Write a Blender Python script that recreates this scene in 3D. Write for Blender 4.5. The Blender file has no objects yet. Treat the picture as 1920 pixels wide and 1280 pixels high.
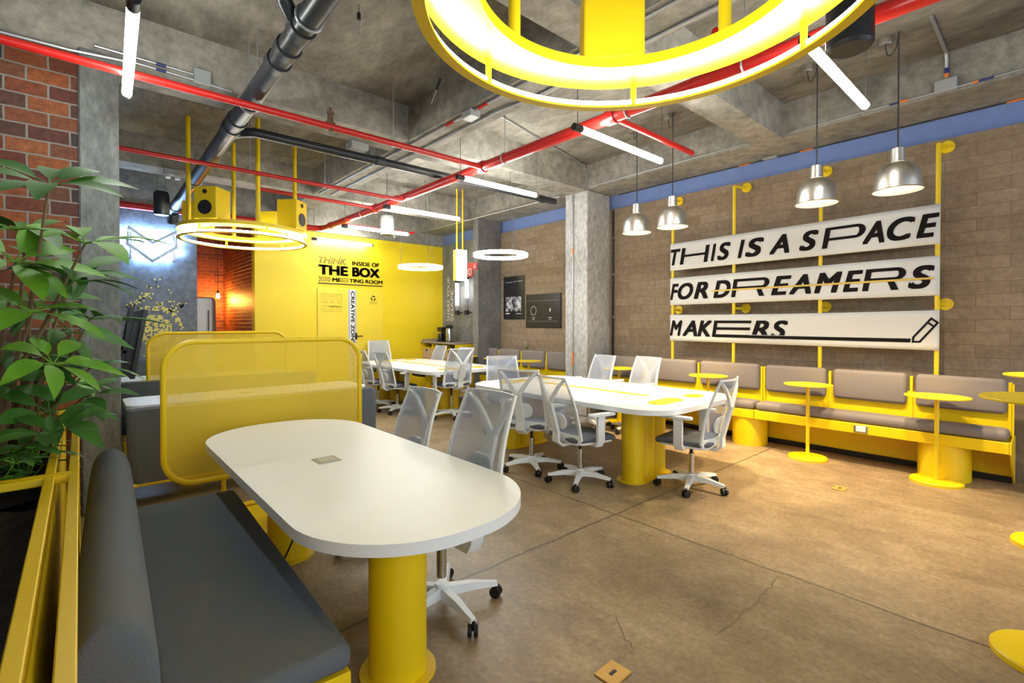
import bpy, bmesh, math, random
from math import sin, cos, pi, radians, atan2, sqrt
from mathutils import Vector, Matrix
random.seed(7)
S = bpy.context.scene
COL = S.collection
# ------------------------------------------------------------------ camera, world, exposure
cd = bpy.data.cameras.new('camera'); cam = bpy.data.objects.new('camera', cd); COL.objects.link(cam)
cd.sensor_width = 36.0; cd.lens = 918.0 / 1920.0 * 36.0; cd.shift_y = -0.0128; cd.clip_start = 0.02
cam.location = (0, 0, 1.5)
cam.rotation_euler = (radians(90 - 0.65), 0, -atan2(810, 918))
S.camera = cam
W = bpy.data.worlds.new('world'); S.world = W; W.use_nodes = True
W.node_tree.nodes['Background'].inputs[0].default_value = (0.80, 0.89, 1.0, 1)
W.node_tree.nodes['Background'].inputs[1].default_value = 1.4
vs = S.view_settings; vs.view_transform = 'Standard'; vs.look = 'None'; vs.gamma = 1.0; vs.exposure = 0.68
vs.use_curve_mapping = False
S.cycles.use_denoising = True; S.cycles.max_bounces = 7; S.cycles.diffuse_bounces = 4
S.cycles.transparent_max_bounces = 16; S.cycles.sample_clamp_indirect = 6.0; S.cycles.caustics_reflective = False
TUBE_E = 45.0; RING_E = 60.0; LOGO_E = 60.0; PEND_W = 42.0

# ------------------------------------------------------------------ materials
def new_mat(name):
    m = bpy.data.materials.new(name); m.use_nodes = True
    nt = m.node_tree; return m, nt, nt.nodes['Principled BSDF']
def plain(name, c, rough=.5, metal=0., bump=0., bscale=60., var=0., spec=.5, coat=0.):
    m, nt, b = new_mat(name)
    b.inputs['Base Color'].default_value = (*c, 1); b.inputs['Roughness'].default_value = rough
    b.inputs['Metallic'].default_value = metal; b.inputs['Specular IOR Level'].default_value = spec
    b.inputs['Coat Weight'].default_value = coat
    if bump or var:
        tc = nt.nodes.new('ShaderNodeTexCoord'); n = nt.nodes.new('ShaderNodeTexNoise')
        n.inputs['Scale'].default_value = bscale; n.inputs['Detail'].default_value = 4
        nt.links.new(tc.outputs['Object'], n.inputs['Vector'])
        if bump:
            bp = nt.nodes.new('ShaderNodeBump'); bp.inputs['Strength'].default_value = bump; bp.inputs['Distance'].default_value = .01
            nt.links.new(n.outputs['Fac'], bp.inputs['Height']); nt.links.new(bp.outputs['Normal'], b.inputs['Normal'])
        if var:
            mx = nt.nodes.new('ShaderNodeMixRGB'); mx.inputs[1].default_value = (*[x * (1 - var) for x in c], 1)
            mx.inputs[2].default_value = (*[min(1, x * (1 + var)) for x in c], 1)
            nt.links.new(n.outputs['Fac'], mx.inputs[0]); nt.links.new(mx.outputs[0], b.inputs['Base Color'])
    return m
def emis(name, c, s):
    m, nt, b = new_mat(name)
    b.inputs['Base Color'].default_value = (.8, .8, .8, 1)
    b.inputs['Emission Color'].default_value = (*c, 1); b.inputs['Emission Strength'].default_value = s
    return m
def see_through(name, c, hide, rough=.6):
    m, nt, b = new_mat(name)
    b.inputs['Base Color'].default_value = (*c, 1); b.inputs['Roughness'].default_value = rough
    b.inputs['Alpha'].default_value = hide
    return m
def perforated(name, c, hide, pitch):
    # round holes on a staggered grid in the sheet's own plane (x along the sheet, z up)
    m, nt, b = new_mat(name); N = nt.nodes.new; L = nt.links.new
    b.inputs['Base Color'].default_value = (*c, 1); b.inputs['Roughness'].default_value = .45
    tc = N('ShaderNodeTexCoord'); sp = N('ShaderNodeSeparateXYZ'); L(tc.outputs['Object'], sp.inputs[0])
    cb = N('ShaderNodeCombineXYZ'); L(sp.outputs['X'], cb.inputs['X']); L(sp.outputs['Z'], cb.inputs['Y'])
    v = N('ShaderNodeTexVoronoi'); v.voronoi_dimensions = '2D'; v.inputs['Scale'].default_value = 1 / pitch; v.inputs['Randomness'].default_value = 0
    L(cb.outputs[0], v.inputs['Vector'])
    g = N('ShaderNodeMath'); g.operation = 'GREATER_THAN'; g.inputs[1].default_value = sqrt((1 - hide) / pi)
    L(v.outputs['Distance'], g.inputs[0]); L(g.outputs[0], b.inputs['Alpha'])
    return m
def concrete(name, c1, c2, scale=1.2, rough=.75, bump=.25, stretch=(1, 1, 1), c3=None):
    m, nt, b = new_mat(name); N = nt.nodes.new; L = nt.links.new
    b.inputs['Roughness'].default_value = rough
    tc = N('ShaderNodeTexCoord'); mp = N('ShaderNodeMapping'); mp.inputs['Scale'].default_value = stretch
    L(tc.outputs['Object'], mp.inputs['Vector'])
    n1 = N('ShaderNodeTexNoise'); n1.inputs['Scale'].default_value = scale; n1.inputs['Detail'].default_value = 9; n1.inputs['Roughness'].default_value = .68
    n2 = N('ShaderNodeTexNoise'); n2.inputs['Scale'].default_value = scale * 9; n2.inputs['Detail'].default_value = 8; n2.inputs['Roughness'].default_value = .7
    L(mp.outputs[0], n1.inputs['Vector']); L(mp.outputs[0], n2.inputs['Vector'])
    r = N('ShaderNodeValToRGB'); r.color_ramp.elements[0].position = .33; r.color_ramp.elements[1].position = .68
    r.color_ramp.elements[0].color = (*c1, 1); r.color_ramp.elements[1].color = (*c2, 1)
    if c3:
        e = r.color_ramp.elements.new(.5); e.color = (*c3, 1)
    L(n1.outputs['Fac'], r.inputs[0])
    mx = N('ShaderNodeMixRGB'); mx.blend_type = 'OVERLAY'; mx.inputs[0].default_value = .6
    L(r.outputs[0], mx.inputs[1])
    r2 = N('ShaderNodeValToRGB'); r2.color_ramp.elements[0].position = .35; r2.color_ramp.elements[1].position = .65
    r2.color_ramp.elements[0].color = (.25, .25, .25, 1); r2.color_ramp.elements[1].color = (.72, .72, .72, 1)
    L(n2.outputs['Fac'], r2.inputs[0]); L(r2.outputs[0], mx.inputs[2])
    L(mx.outputs[0], b.inputs['Base Color'])
    bp = N('ShaderNodeBump'); bp.inputs['Strength'].default_value = bump; bp.inputs['Distance'].default_value = .01
    L(n2.outputs['Fac'], bp.inputs['Height']); L(bp.outputs['Normal'], b.inputs['Normal'])
    return m
def bricks(name, axes, bw, rh, mortar, cols, mcol, bump=.6, off=(0, 0), rough=.85, nscale=14, grain=.75):
    # brick courses: axes picks the world axis along the wall; z is up
    m, nt, b = new_mat(name); N = nt.nodes.new; L = nt.links.new
    b.inputs['Roughness'].default_value = rough
    tc = N('ShaderNodeTexCoord'); sp = N('ShaderNodeSeparateXYZ'); L(tc.outputs['Object'], sp.inputs[0])
    cb = N('ShaderNodeCombineXYZ'); L(sp.outputs[axes], cb.inputs['X']); L(sp.outputs['Z'], cb.inputs['Y'])
    mp = N('ShaderNodeMapping'); mp.inputs['Location'].default_value = (off[0], off[1], 0); L(cb.outputs[0], mp.inputs['Vector'])
    wn = N('ShaderNodeTexNoise'); wn.inputs['Scale'].default_value = 9; L(tc.outputs['Object'], wn.inputs['Vector'])
    ad = N('ShaderNodeVectorMath'); ad.operation = 'MULTIPLY_ADD'; ad.inputs[1].default_value = (.012, .012, 0) if mortar > .006 else (.002, .002, 0)
    L(wn.outputs['Color'], ad.inputs[0]); L(mp.outputs[0], ad.inputs[2])
    t = N('ShaderNodeTexBrick'); t.offset = .5; t.inputs['Scale'].default_value = 1.0
    t.inputs['Brick Width'].default_value = bw; t.inputs['Row Height'].default_value = rh
    t.inputs['Mortar Size'].default_value = mortar; t.inputs['Mortar Smooth'].default_value = .2
    t.inputs['Color1'].default_value = (0, 0, 0, 1); t.inputs['Color2'].default_value = (1, 1, 1, 1)
    t.inputs['Mortar'].default_value = (.5, .5, .5, 1); t.inputs['Bias'].default_value = 0
    L(ad.outputs[0], t.inputs['Vector'])
    r = N('ShaderNodeValToRGB'); r.color_ramp.interpolation = 'LINEAR'
    els = r.color_ramp.elements
    els[0].color = (*cols[0], 1); els[1].color = (*cols[-1], 1)
    for i, c in enumerate(cols[1:-1]):
        e = els.new((i + 1) / (len(cols) - 1)); e.color = (*c, 1)
    L(t.outputs['Color'], r.inputs[0])
    n = N('ShaderNodeTexNoise'); n.inputs['Scale'].default_value = nscale; n.inputs['Detail'].default_value = 8; n.inputs['Roughness'].default_value = .7
    L(tc.outputs['Object'], n.inputs['Vector'])
    r2 = N('ShaderNodeValToRGB'); r2.color_ramp.elements[0].position = .3; r2.color_ramp.elements[1].position = .7
    r2.color_ramp.elements[0].color = (.2, .2, .2, 1); r2.color_ramp.elements[1].color = (.78, .78, .78, 1)
    L(n.outputs['Fac'], r2.inputs[0])
    ov = N('ShaderNodeMixRGB'); ov.blend_type = 'OVERLAY'; ov.inputs[0].default_value = grain
    L(r.outputs[0], ov.inputs[1]); L(r2.outputs[0], ov.inputs[2])
    mx = N('ShaderNodeMixRGB'); mx.inputs[2].default_value = (*mcol, 1)
    L(t.outputs['Fac'], mx.inputs[0]); L(ov.outputs[0], mx.inputs[1]); L(mx.outputs[0], b.inputs['Base Color'])
    inv = N('ShaderNodeMath'); inv.operation = 'MULTIPLY_ADD'; inv.inputs[1].default_value = -1.0; L(t.outputs['Fac'], inv.inputs[0])
    sc = N('ShaderNodeMath'); sc.operation = 'MULTIPLY'; sc.inputs[1].default_value = .5; L(n.outputs['Fac'], sc.inputs[0]); L(sc.outputs[0], inv.inputs[2])
    bp = N('ShaderNodeBump'); bp.inputs['Strength'].default_value = bump; bp.inputs['Distance'].default_value = .012
    L(inv.outputs[0], bp.inputs['Height']); L(bp.outputs['Normal'], b.inputs['Normal'])
    return m
def floor_mat():
    m, nt, b = new_mat('polished_concrete'); N = nt.nodes.new; L = nt.links.new
    tc = N('ShaderNodeTexCoord')
    def noise(s, d, st=None, r=.6):
        n = N('ShaderNodeTexNoise'); n.inputs['Scale'].default_value = s; n.inputs['Detail'].default_value = d; n.inputs['Roughness'].default_value = r
        if st:
            mp = N('ShaderNodeMapping'); mp.inputs['Scale'].default_value = st; L(tc.outputs['Object'], mp.inputs['Vector']); L(mp.outputs[0], n.inputs['Vector'])
        else: L(tc.outputs['Object'], n.inputs['Vector'])
        return n
    n1 = noise(1.1, 8); n2 = noise(7, 9, (1, .45, 1), .7); n3 = noise(.6, 5); n4 = noise(34, 6)
    r = N('ShaderNodeValToRGB'); e = r.color_ramp.elements
    e[0].position = .30; e[0].color = (.125, .088, .050, 1); e[1].position = .72; e[1].color = (.47, .355, .215, 1)
    x = e.new(.5); x.color = (.275, .195, .108, 1)
    mA = N('ShaderNodeMath'); mA.operation = 'MULTIPLY_ADD'; mA.inputs[1].default_value = .55; L(n1.outputs['Fac'], mA.inputs[0])
    mB = N('ShaderNodeMath'); mB.operation = 'MULTIPLY'; mB.inputs[1].default_value = .45; L(n2.outputs['Fac'], mB.inputs[0]); L(mB.outputs[0], mA.inputs[2])
    L(mA.outputs[0], r.inputs[0])
    ov = N('ShaderNodeMixRGB'); ov.blend_type = 'OVERLAY'; ov.inputs[0].default_value = .55; L(r.outputs[0], ov.inputs[1]); L(n4.outputs['Fac'], ov.inputs[2])
    # worn-in joint lines of the slab
    sp = N('ShaderNodeSeparateXYZ'); L(tc.outputs['Object'], sp.inputs[0])
    wob = noise(3, 6)
    def line(ax, at, w):
        a = N('ShaderNodeMath'); a.operation = 'MULTIPLY_ADD'; a.inputs[1].default_value = .05; L(wob.outputs['Fac'], a.inputs[0])
        s = N('ShaderNodeMath'); s.operation = 'SUBTRACT'; s.inputs[1].default_value = at + .025; L(sp.outputs[ax], s.inputs[0])
        L(s.outputs[0], a.inputs[2])
        ab = N('ShaderNodeMath'); ab.operation = 'ABSOLUTE'; L(a.outputs[0], ab.inputs[0])
        mr = N('ShaderNodeMapRange'); mr.inputs['From Min'].default_value = w * .25; mr.inputs['From Max'].default_value = w; mr.inputs['To Min'].default_value = 1; mr.inputs['To Max'].default_value = 0
        L(ab.outputs[0], mr.inputs['Value']); return mr
    la = line('X', 3.14, .014); lb = line('Y', 2.33, .016); lc = line('Y', 6.0, .014)
    mxa = N('ShaderNodeMath'); mxa.operation = 'MAXIMUM'; L(la.outputs[0], mxa.inputs[0]); L(lb.outputs[0], mxa.inputs[1])
    mxb = N('ShaderNodeMath'); mxb.operation = 'MAXIMUM'; L(mxa.outputs[0], mxb.inputs[0]); L(lc.outputs[0], mxb.inputs[1])
    md = N('ShaderNodeMath'); md.operation = 'MULTIPLY'; md.inputs[1].default_value = .85; L(mxb.outputs[0], md.inputs[0])
    jx = N('ShaderNodeMixRGB'); jx.inputs[2].default_value = (.085, .062, .038, 1); L(md.outputs[0], jx.inputs[0]); L(ov.outputs[0], jx.inputs[1])
    L(jx.outputs[0], b.inputs['Base Color'])
    rr = N('ShaderNodeMapRange'); rr.inputs['To Min'].default_value = .30; rr.inputs['To Max'].default_value = .58; L(n3.outputs['Fac'], rr.inputs['Value']); L(rr.outputs[0], b.inputs['Roughness'])
    bp = N('ShaderNodeBump'); bp.inputs['Strength'].default_value = .08; bp.inputs['Distance'].default_value = .01; L(n2.outputs['Fac'], bp.inputs['Height']); L(bp.outputs['Normal'], b.inputs['Normal'])
    return m
YEL = (.86, .60, .004)
M = dict(
    yellow=plain('yellow_paint', YEL, .38, var=.04, bscale=3),
    yellow_wall=plain('yellow_wall_paint', (.86, .63, .008), .5, var=.03, bscale=2),
    yellow_panel=plain('yellow_door_paint', (.84, .62, .035), .5, var=.02, bscale=2),
    perf=perforated('perforated_yellow_sheet', YEL, .80, .0055),
    white_top=plain('white_table_top', (.87, .89, .88), .38, var=.02, bscale=8),
    white_pl=plain('white_plastic', (.80, .83, .82), .35),
    fabric=plain('grey_upholstery', (.128, .145, .172), .9, bump=.5, bscale=260, var=.16, spec=.2),
    fabric_warm=plain('taupe_upholstery', (.235, .205, .195), .9, bump=.5, bscale=260, var=.16, spec=.2),
    seat_fab=plain('dark_grey_seat_fabric', (.10, .11, .13), .85, bump=.3, bscale=220, var=.1),
    mesh=see_through('grey_net', (.38, .43, .54), .62),
    black=plain('black_plastic', (.008, .008, .009), .4),
    blackm=plain('black_metal', (.015, .015, .017), .35, metal=.2),
    chrome=plain('brushed_chrome', (.62, .6, .57), .25, metal=1.),
    alu=plain('spun_aluminium', (.86, .84, .79), .30, metal=1., bump=.08, bscale=30),
    lampin=plain('white_lamp_inside', (.9, .88, .84), .5),
    red=plain('red_pipe_paint', (.46, .014, .010), .3, var=.05, bscale=4),
    pipe=plain('black_drain_pipe', (.02, .022, .026), .35, var=.2, bscale=12),
    galv=plain('galvanised_steel', (.42, .42, .42), .4, metal=.7),
    greybox=plain('grey_box_paint', (.33, .34, .34), .5),
    orange=plain('orange_tape', (.8, .2, .02), .5), blue=plain('blue_tape', (.02, .03, .16), .5),
    wire=plain('dark_cord', (.03, .03, .03), .5),
    slab=concrete('board_marked_slab', (.088, .077, .060), (.285, .260, .215), 1.1, .8, .4, (1, .42, 1), (.178, .160, .130)),
    beam=concrete('beam_concrete', (.17, .158, .132), (.36, .335, .285), .9, .8, .3, (1, 1, 1)),
    column=concrete('column_concrete', (.38, .375, .355), (.50, .495, .47), 2.4, .7, .15, (1, 1, .5)),
    column2=concrete('grey_column_render', (.125, .133, .128), (.25, .262, .25), 3.5, .7, .4, (1, 1, .4)),
    panel=concrete('grey_wall_panel', (.15, .155, .16), (.27, .275, .28), 2.2, .6, .15),
    fin=concrete('dark_grey_fin', (.11, .105, .105), (.20, .19, .185), 4, .6, .15, (1, 1, .4)),
    mural=concrete('grey_mural_wall', (.10, .115, .14), (.19, .21, .245), 1.6, .65, .15),
    block=bricks('concrete_block', 'Y', .48, .125, .0028, [(.235, .170, .108), (.262, .193, .126), (.295, .220, .146)], (.165, .117, .073), .2, (.12, .093), .85, 16, .42),
    brick=bricks('old_red_brick', 'X', .235, .107, .0075, [(.16, .036, .014), (.06, .034, .030), (.26, .072, .018), (.125, .028, .014), (.034, .031, .036), (.21, .052, .015), (.27, .088, .03)], (.24, .21, .18), 1.0, (.04, .035), .8, 22),
    brickn=bricks('nook_brick', 'X', .24, .075, .006, [(.20, .05, .02), (.33, .09, .03), (.12, .04, .03), (.30, .08, .025)], (.30, .2, .13), .8, (0, 0), .55, 22),
    bricky=bricks('nook_brick_side', 'Y', .24, .075, .006, [(.20, .05, .02), (.33, .09, .03), (.12, .04, .03), (.30, .08, .025)], (.30, .2, .13), .8, (0, 0), .45, 22),
    floor=floor_mat(),
    bluelit=plain('blue_light_tint', (.17, .25, .52), .7, var=.12, bscale=9, bump=.2),  # bluish light on the bare concrete band, put into its base colour
    banner=plain('white_banner_cloth', (.68, .68, .66), .8, bump=.05, bscale=6),
    ink=plain('black_print', (.012, .010, .010), .8, spec=.1),
    brownink=plain('dark_brown_print', (.055, .033, .004), .6),
    paleink=plain('ochre_print', (.48, .31, .004), .6),
    poster=plain('black_poster', (.014, .014, .016), .35), white=plain('white_print', (.75, .75, .75), .6),
    wood=plain('greige_counter_top', (.30, .245, .22), .45, var=.1, bscale=14), ply=plain('plywood_front', (.56, .40, .27), .55, var=.08, bscale=10),
    steel=plain('steel', (.55, .54, .52), .25, metal=1.),
    redsign=plain('red_sign', (.50, .012, .03), .45),
    soil=plain('dark_soil', (.012, .009, .007), .95, bump=1., bscale=40, var=.5),
    leaf=plain('green_leaf', (.040, .150, .012), .6, var=.35, bscale=9),
    leaf2=plain('bright_leaf', (.13, .34, .015), .6, var=.25, bscale=9),
    bark=plain('pale_bark', (.26, .17, .085), .8, bump=.5, bscale=30, var=.25),
    brass=plain('brass_plate', (.62, .36, .08), .4, metal=.3, var=.1, bscale=30),
    tube=emis('cool_tube_glow', (.95, .99, .92), TUBE_E),
    led=emis('white_led_strip', (.86, .94, 1.0), RING_E),
    halo=emis('white_halo_glow', (.97, .96, .95), 24.0),
    logo_led=emis('blue_white_led', (.36, .62, 1.0), LOGO_E),
    wall_glow=emis('wall_tube_glow', (.95, .96, 1.0), 5.0),
    bulb=emis('warm_bulb', (1.0, .42, .08), 60.0),
    lampbulb=emis('warm_lamp_bulb', (1.0, .84, .62), 5.0),
    screenlit=emis('lit_sign_face', (1.0, .97, .85), 2.5),
    glass=see_through('smoked_glass', (.30, .26, .28), .55, .2),
)
# ------------------------------------------------------------------ mesh helpers
def link(name, bm, mat, parent=None, smooth=False, angle=35):
    me = bpy.data.meshes.new(name)
    bmesh.ops.recalc_face_normals(bm, faces=bm.faces[:])
    bm.to_mesh(me); bm.free()
    for m in (mat if isinstance(mat, (list, tuple)) else [mat]): me.materials.append(m)
    if smooth:
        me.polygons.foreach_set('use_smooth', [True] * len(me.polygons))
        try: me.set_sharp_from_angle(angle=radians(angle))
        except Exception: pass
    o = bpy.data.objects.new(name, me); COL.objects.link(o)
    if parent:
        o.parent = parent
        if parent.type == 'EMPTY' and parent.get('_w'):
            o.location = -Vector(parent.location)
    return o
def tag(o, label=None, cat=None, group=None, kind=None):
    if label: o['label'] = label
    if cat: o['category'] = cat
    if group: o['group'] = group
    if kind: o['kind'] = kind
    return o
def thing(name, label, cat, loc=(0, 0, 0), group=None, local=False):
    o = bpy.data.objects.new(name, None); COL.objects.link(o); o.location = loc; o.empty_display_size = .1
    if not local: o['_w'] = 1
    return tag(o, label, cat, group)
def struct(name, bm, mat, label=None, smooth=False):
    return tag(link(name, bm, mat, None, smooth), label, None, None, 'structure')
def box(bm, lo, hi, bevel=0., seg=2):
    lo = Vector(lo); hi = Vector(hi)
    r = bmesh.ops.create_cube(bm, size=1.0); v = r['verts']
    bmesh.ops.scale(bm, vec=hi - lo, verts=v); bmesh.ops.translate(bm, vec=(lo + hi) / 2, verts=v)
    if bevel:
        es = list({e for x in v for e in x.link_edges})
        bmesh.ops.bevel(bm, geom=es, offset=bevel, segments=seg, affect='EDGES', profile=.5)
    return bm
def B(lo, hi, bevel=0., seg=2): return box(bmesh.new(), lo, hi, bevel, seg)
def tube(bm, pts, r, seg=12, cap=True, closed=False):
    pts = [Vector(p) for p in pts]; n = len(pts); rings = []
    rr = r if isinstance(r, (list, tuple)) else [r] * n
    prev = None
    for i, p in enumerate(pts):
        a = pts[(i - 1) % n] if (i or closed) else p; b = pts[(i + 1) % n] if (i < n - 1 or closed) else p
        d = (b - a).normalized()
        if prev is None:
            u = d.orthogonal().normalized()
            if abs(d.z) < .9: u = d.cross(Vector((0, 0, 1))).normalized()
        else:
            u = (prev - d * prev.dot(d)).normalized()
        prev = u; w = d.cross(u)
        rings.append([bm.verts.new(p + (u * cos(t) + w * sin(t)) * rr[i]) for t in [2 * pi * k / seg for k in range(seg)]])
    for i in range(n if closed else n - 1):
        A = rings[i]; Bq = rings[(i + 1) % n]
        for k in range(seg): bm.faces.new((A[k], A[(k + 1) % seg], Bq[(k + 1) % seg], Bq[k]))
    if cap and not closed:
        bm.faces.new(rings[0][::-1]); bm.faces.new(rings[-1])
    return bm
def T(pts, r, seg=12): return tube(bmesh.new(), pts, r, seg)
def lathe(bm, c, prof, seg=32, cap=True):
    rings = []
    for r, z in prof:
        rings.append([bm.verts.new((c[0] + r * cos(2 * pi * k / seg), c[1] + r * sin(2 * pi * k / seg), c[2] + z)) for k in range(seg)])
    for i in range(len(rings) - 1):
        for k in range(seg): bm.faces.new((rings[i][k], rings[i][(k + 1) % seg], rings[i + 1][(k + 1) % seg], rings[i + 1][k]))
    if cap:
        bm.faces.new(rings[0][::-1]); bm.faces.new(rings[-1])
    return bm
def LA(c, prof, seg=32, cap=True): return lathe(bmesh.new(), c, prof, seg, cap)
def prism(bm, pts, z0, z1, bevel=0.):
    a = [bm.verts.new((x, y, z0)) for x, y in pts]; b = [bm.verts.new((x, y, z1)) for x, y in pts]
    n = len(pts); f1 = bm.faces.new(a[::-1]); f2 = bm.faces.new(b)
    for i in range(n): bm.faces.new((a[i], a[(i + 1) % n], b[(i + 1) % n], b[i]))
    if bevel:
        es = list(f1.edges) + list(f2.edges)
        bmesh.ops.bevel(bm, geom=es, offset=bevel, segments=2, affect='EDGES', profile=.5)
    return bm
def rrect(x0, x1, y0, y1, r, n=10):
    P = []
    for cx, cy, a in ((x1 - r, y1 - r, 0), (x0 + r, y1 - r, 90), (x0 + r, y0 + r, 180), (x1 - r, y0 + r, 270)):
        for k in range(n + 1):
            t = radians(a + 90 * k / n); P.append((cx + r * cos(t), cy + r * sin(t)))
    return P
def ringbm(c, r0, r1, z0, z1, seg=96):
    bm = bmesh.new(); R = []
    for r, z in ((r0, z0), (r1, z0), (r1, z1), (r0, z1)):
        R.append([bm.verts.new((c[0] + r * cos(2 * pi * k / seg), c[1] + r * sin(2 * pi * k / seg), z)) for k in range(seg)])
    for i in range(4):
        A = R[i]; Q = R[(i + 1) % 4]
        for k in range(seg): bm.faces.new((A[k], A[(k + 1) % seg], Q[(k + 1) % seg], Q[k]))
    return bm
def quad(bm, a, b, c, d): return bm.faces.new([bm.verts.new(p) for p in (a, b, c, d)])
def cushion(lo, hi, r=.035, puff=.012):
    # an upholstered block: rounded edges and slightly swollen faces
    bm = bmesh.new(); lo = Vector(lo); hi = Vector(hi); s = hi - lo
    box(bm, lo, hi, min(r, min(s) * .45), 4)
    return bm
def copy_tree(o, loc=None, rz=None, label=None, group=None):
    c = o.copy(); COL.objects.link(c)
    for k in list(o.children):
        d = k.copy(); COL.objects.link(d); d.parent = c
        for g in list(k.children):
            e = g.copy(); COL.objects.link(e); e.parent = d
    if loc is not None: c.location = loc
    if rz is not None: c.rotation_euler = (0, 0, rz)
    if label: c['label'] = label
    if group: c['group'] = group
    return c
# ------------------------------------------------------------------ lettering
def glyphs(s, bold=.0, shear=0., spacing=1.0, outline=0.):
    cu = bpy.data.curves.new('t', 'FONT'); cu.body = s; cu.shear = shear; cu.space_character = spacing
    if outline: cu.fill_mode = 'NONE'; cu.bevel_depth = outline; cu.bevel_resolution = 0
    o = bpy.data.objects.new('t', cu); COL.objects.link(o)
    bpy.context.view_layer.update()
    me = bpy.data.meshes.new_from_object(o.evaluated_get(bpy.context.evaluated_depsgraph_get()))
    bpy.data.objects.remove(o); bpy.data.curves.remove(cu)
    if bold and not outline:
        b = bmesh.new()
        for dx, dy in ((-1, -.7), (1, -.7), (1, .7), (-1, .7), (0, 0)):
            k = len(b.verts); b.from_mesh(me); b.verts.ensure_lookup_table()
            for v in b.verts[k:]: v.co.x += dx * bold; v.co.y += dy * bold
        b.to_mesh(me); b.free()
    return me
def lay(bm, me, org, ux, uy, w, h):
    # fits the lettering into the rectangle that starts at org and runs w along ux, h along uy
    xs = [v.co.x for v in me.vertices]; ys = [v.co.y for v in me.vertices]
    x0, x1, y0, y1 = min(xs), max(xs), min(ys), max(ys)
    ux = Vector(ux); uy = Vector(uy); org = Vector(org); nz = ux.cross(uy) * .001
    vs = [bm.verts.new(org + ux * ((v.co.x - x0) / (x1 - x0) * w) + uy * ((v.co.y - y0) / (y1 - y0) * h) + nz * v.co.z) for v in me.vertices]
    for p in me.polygons:
        try: bm.faces.new([vs[i] for i in p.vertices])
        except ValueError: pass
    bpy.data.meshes.remove(me)
    return bm
def strokes(bm, P, pts2, th):
    # mitred-free thick polyline; P maps 2D to 3D
    for (x0, y0), (x1, y1) in zip(pts2[:-1], pts2[1:]):
        dx, dy = x1 - x0, y1 - y0; l = sqrt(dx * dx + dy * dy) or 1
        nx, ny = -dy / l * th / 2, dx / l * th / 2; ex, ey = dx / l * th * .35, dy / l * th * .35
        quad(bm, P(x0 - ex + nx, y0 - ey + ny), P(x0 - ex - nx, y0 - ey - ny), P(x1 + ex - nx, y1 + ey - ny), P(x1 + ex + nx, y1 + ey + ny))
# ================================================================== SETTING
struct('floor', B((-3.2, -3.5, -.12), (7.2, 13.2, 0)), M['floor'], 'polished tan concrete floor with joint lines and cracks')
struct('ceiling', B((-3.2, -3.5, 4.0), (7.2, 13.2, 4.2)), M['slab'], 'board-marked grey concrete ceiling slab')
struct('wall_right', B((6.65, -3.5, 0), (6.9, 8.0, 3.38)), M['block'], 'brown-grey concrete block wall behind the long bench')
struct('wall_right_back', B((6.65, 8.0, 0), (6.9, 10.4, 3.38)), M['panel'], 'smooth grey wall behind the coffee counter')
struct('trim_1', B((6.70, -3.5, 3.38), (6.9, 10.4, 3.62)), M['bluelit'], 'concrete band above the block wall, coloured by blue light')
struct('trim_2', B((6.04, -3.5, 3.62), (6.9, 10.4, 4.0)), M['beam'], 'concrete beam along the block wall')
struct('trim_3', B((2.86, -3.5, 3.6), (3.24, 10.3, 4.0)), M['beam'], 'concrete beam running down the room')
def beam(n, y0, y1, label):
    bm = B((-3.2, y0, 3.6), (2.87, y1, 4.0)); box(bm, (3.23, y0, 3.6), (6.05, y1, 4.0))
    struct(n, bm, M['beam'], label)
beam('trim_4', 2.16, 2.48, 'cross beam nearest the camera')
beam('trim_5', 5.05, 5.50, 'cross beam at the concrete column')
beam('trim_6', 8.12, 8.52, 'cross beam near the yellow wall')
struct('trim_7', B((6.07, 5.07, 0), (6.66, 5.54, 3.62), .012, 1), M['column'], 'square concrete column between the two benches')
struct('trim_8', B((.0, 5.03, 0), (.245, 5.52, 3.62), .012, 1), M['column2'], 'grey rendered column beside the red brick wall')
struct('trim_9', B((6.04, 7.88, 0), (6.66, 8.04, 3.62)), M['fin'], 'dark grey wall fin beside the coffee corner')
struct('wall_left', B((-3.2, 5.05, 0), (.005, 5.30, 3.6)), M['brick'], 'old red and black brick wall behind the plants')
struct('wall_left_back', B((-.30, 5.30, 0), (-.12, 10.1, 4.0)), M['mural'], 'side wall behind the column')
struct('wall_left_front', B((-2.6, -3.5, 0), (-2.4, 5.05, 4.0)), M['brick'], 'side wall of the planter bay')
wbl = struct('wall_back_left', B((-.3, 10.1, 0), (1.545, 10.3, 3.45)), M['mural'], 'blue-grey wall with the pixel mural')
struct('wall_back', B((2.467, 10.1, 0), (6.65, 10.3, 3.34)), M['yellow_wall'], 'bright yellow meeting room wall')
struct('trim_10', B((-.3, 10.12, 3.34), (6.7, 10.45, 4.0)), M['beam'], 'concrete beam above the yellow wall')
struct('wall_nook_back', B((1.0, 12.8, 0), (2.8, 13.0, 3.4)), M['brickn'], 'brick end wall of the passage')
struct('wall_nook_right', B((2.47, 10.3, 0), (2.67, 12.8, 3.4)), M['bricky'], 'brick side wall of the passage')
struct('wall_nook_left', B((1.2, 10.3, 0), (1.4, 12.8, 3.4)), M['bricky'], 'left side wall of the passage')
struct('trim_11', B((1.2, 10.3, 3.4), (2.7, 13.0, 3.5)), M['beam'], 'passage ceiling')
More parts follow.
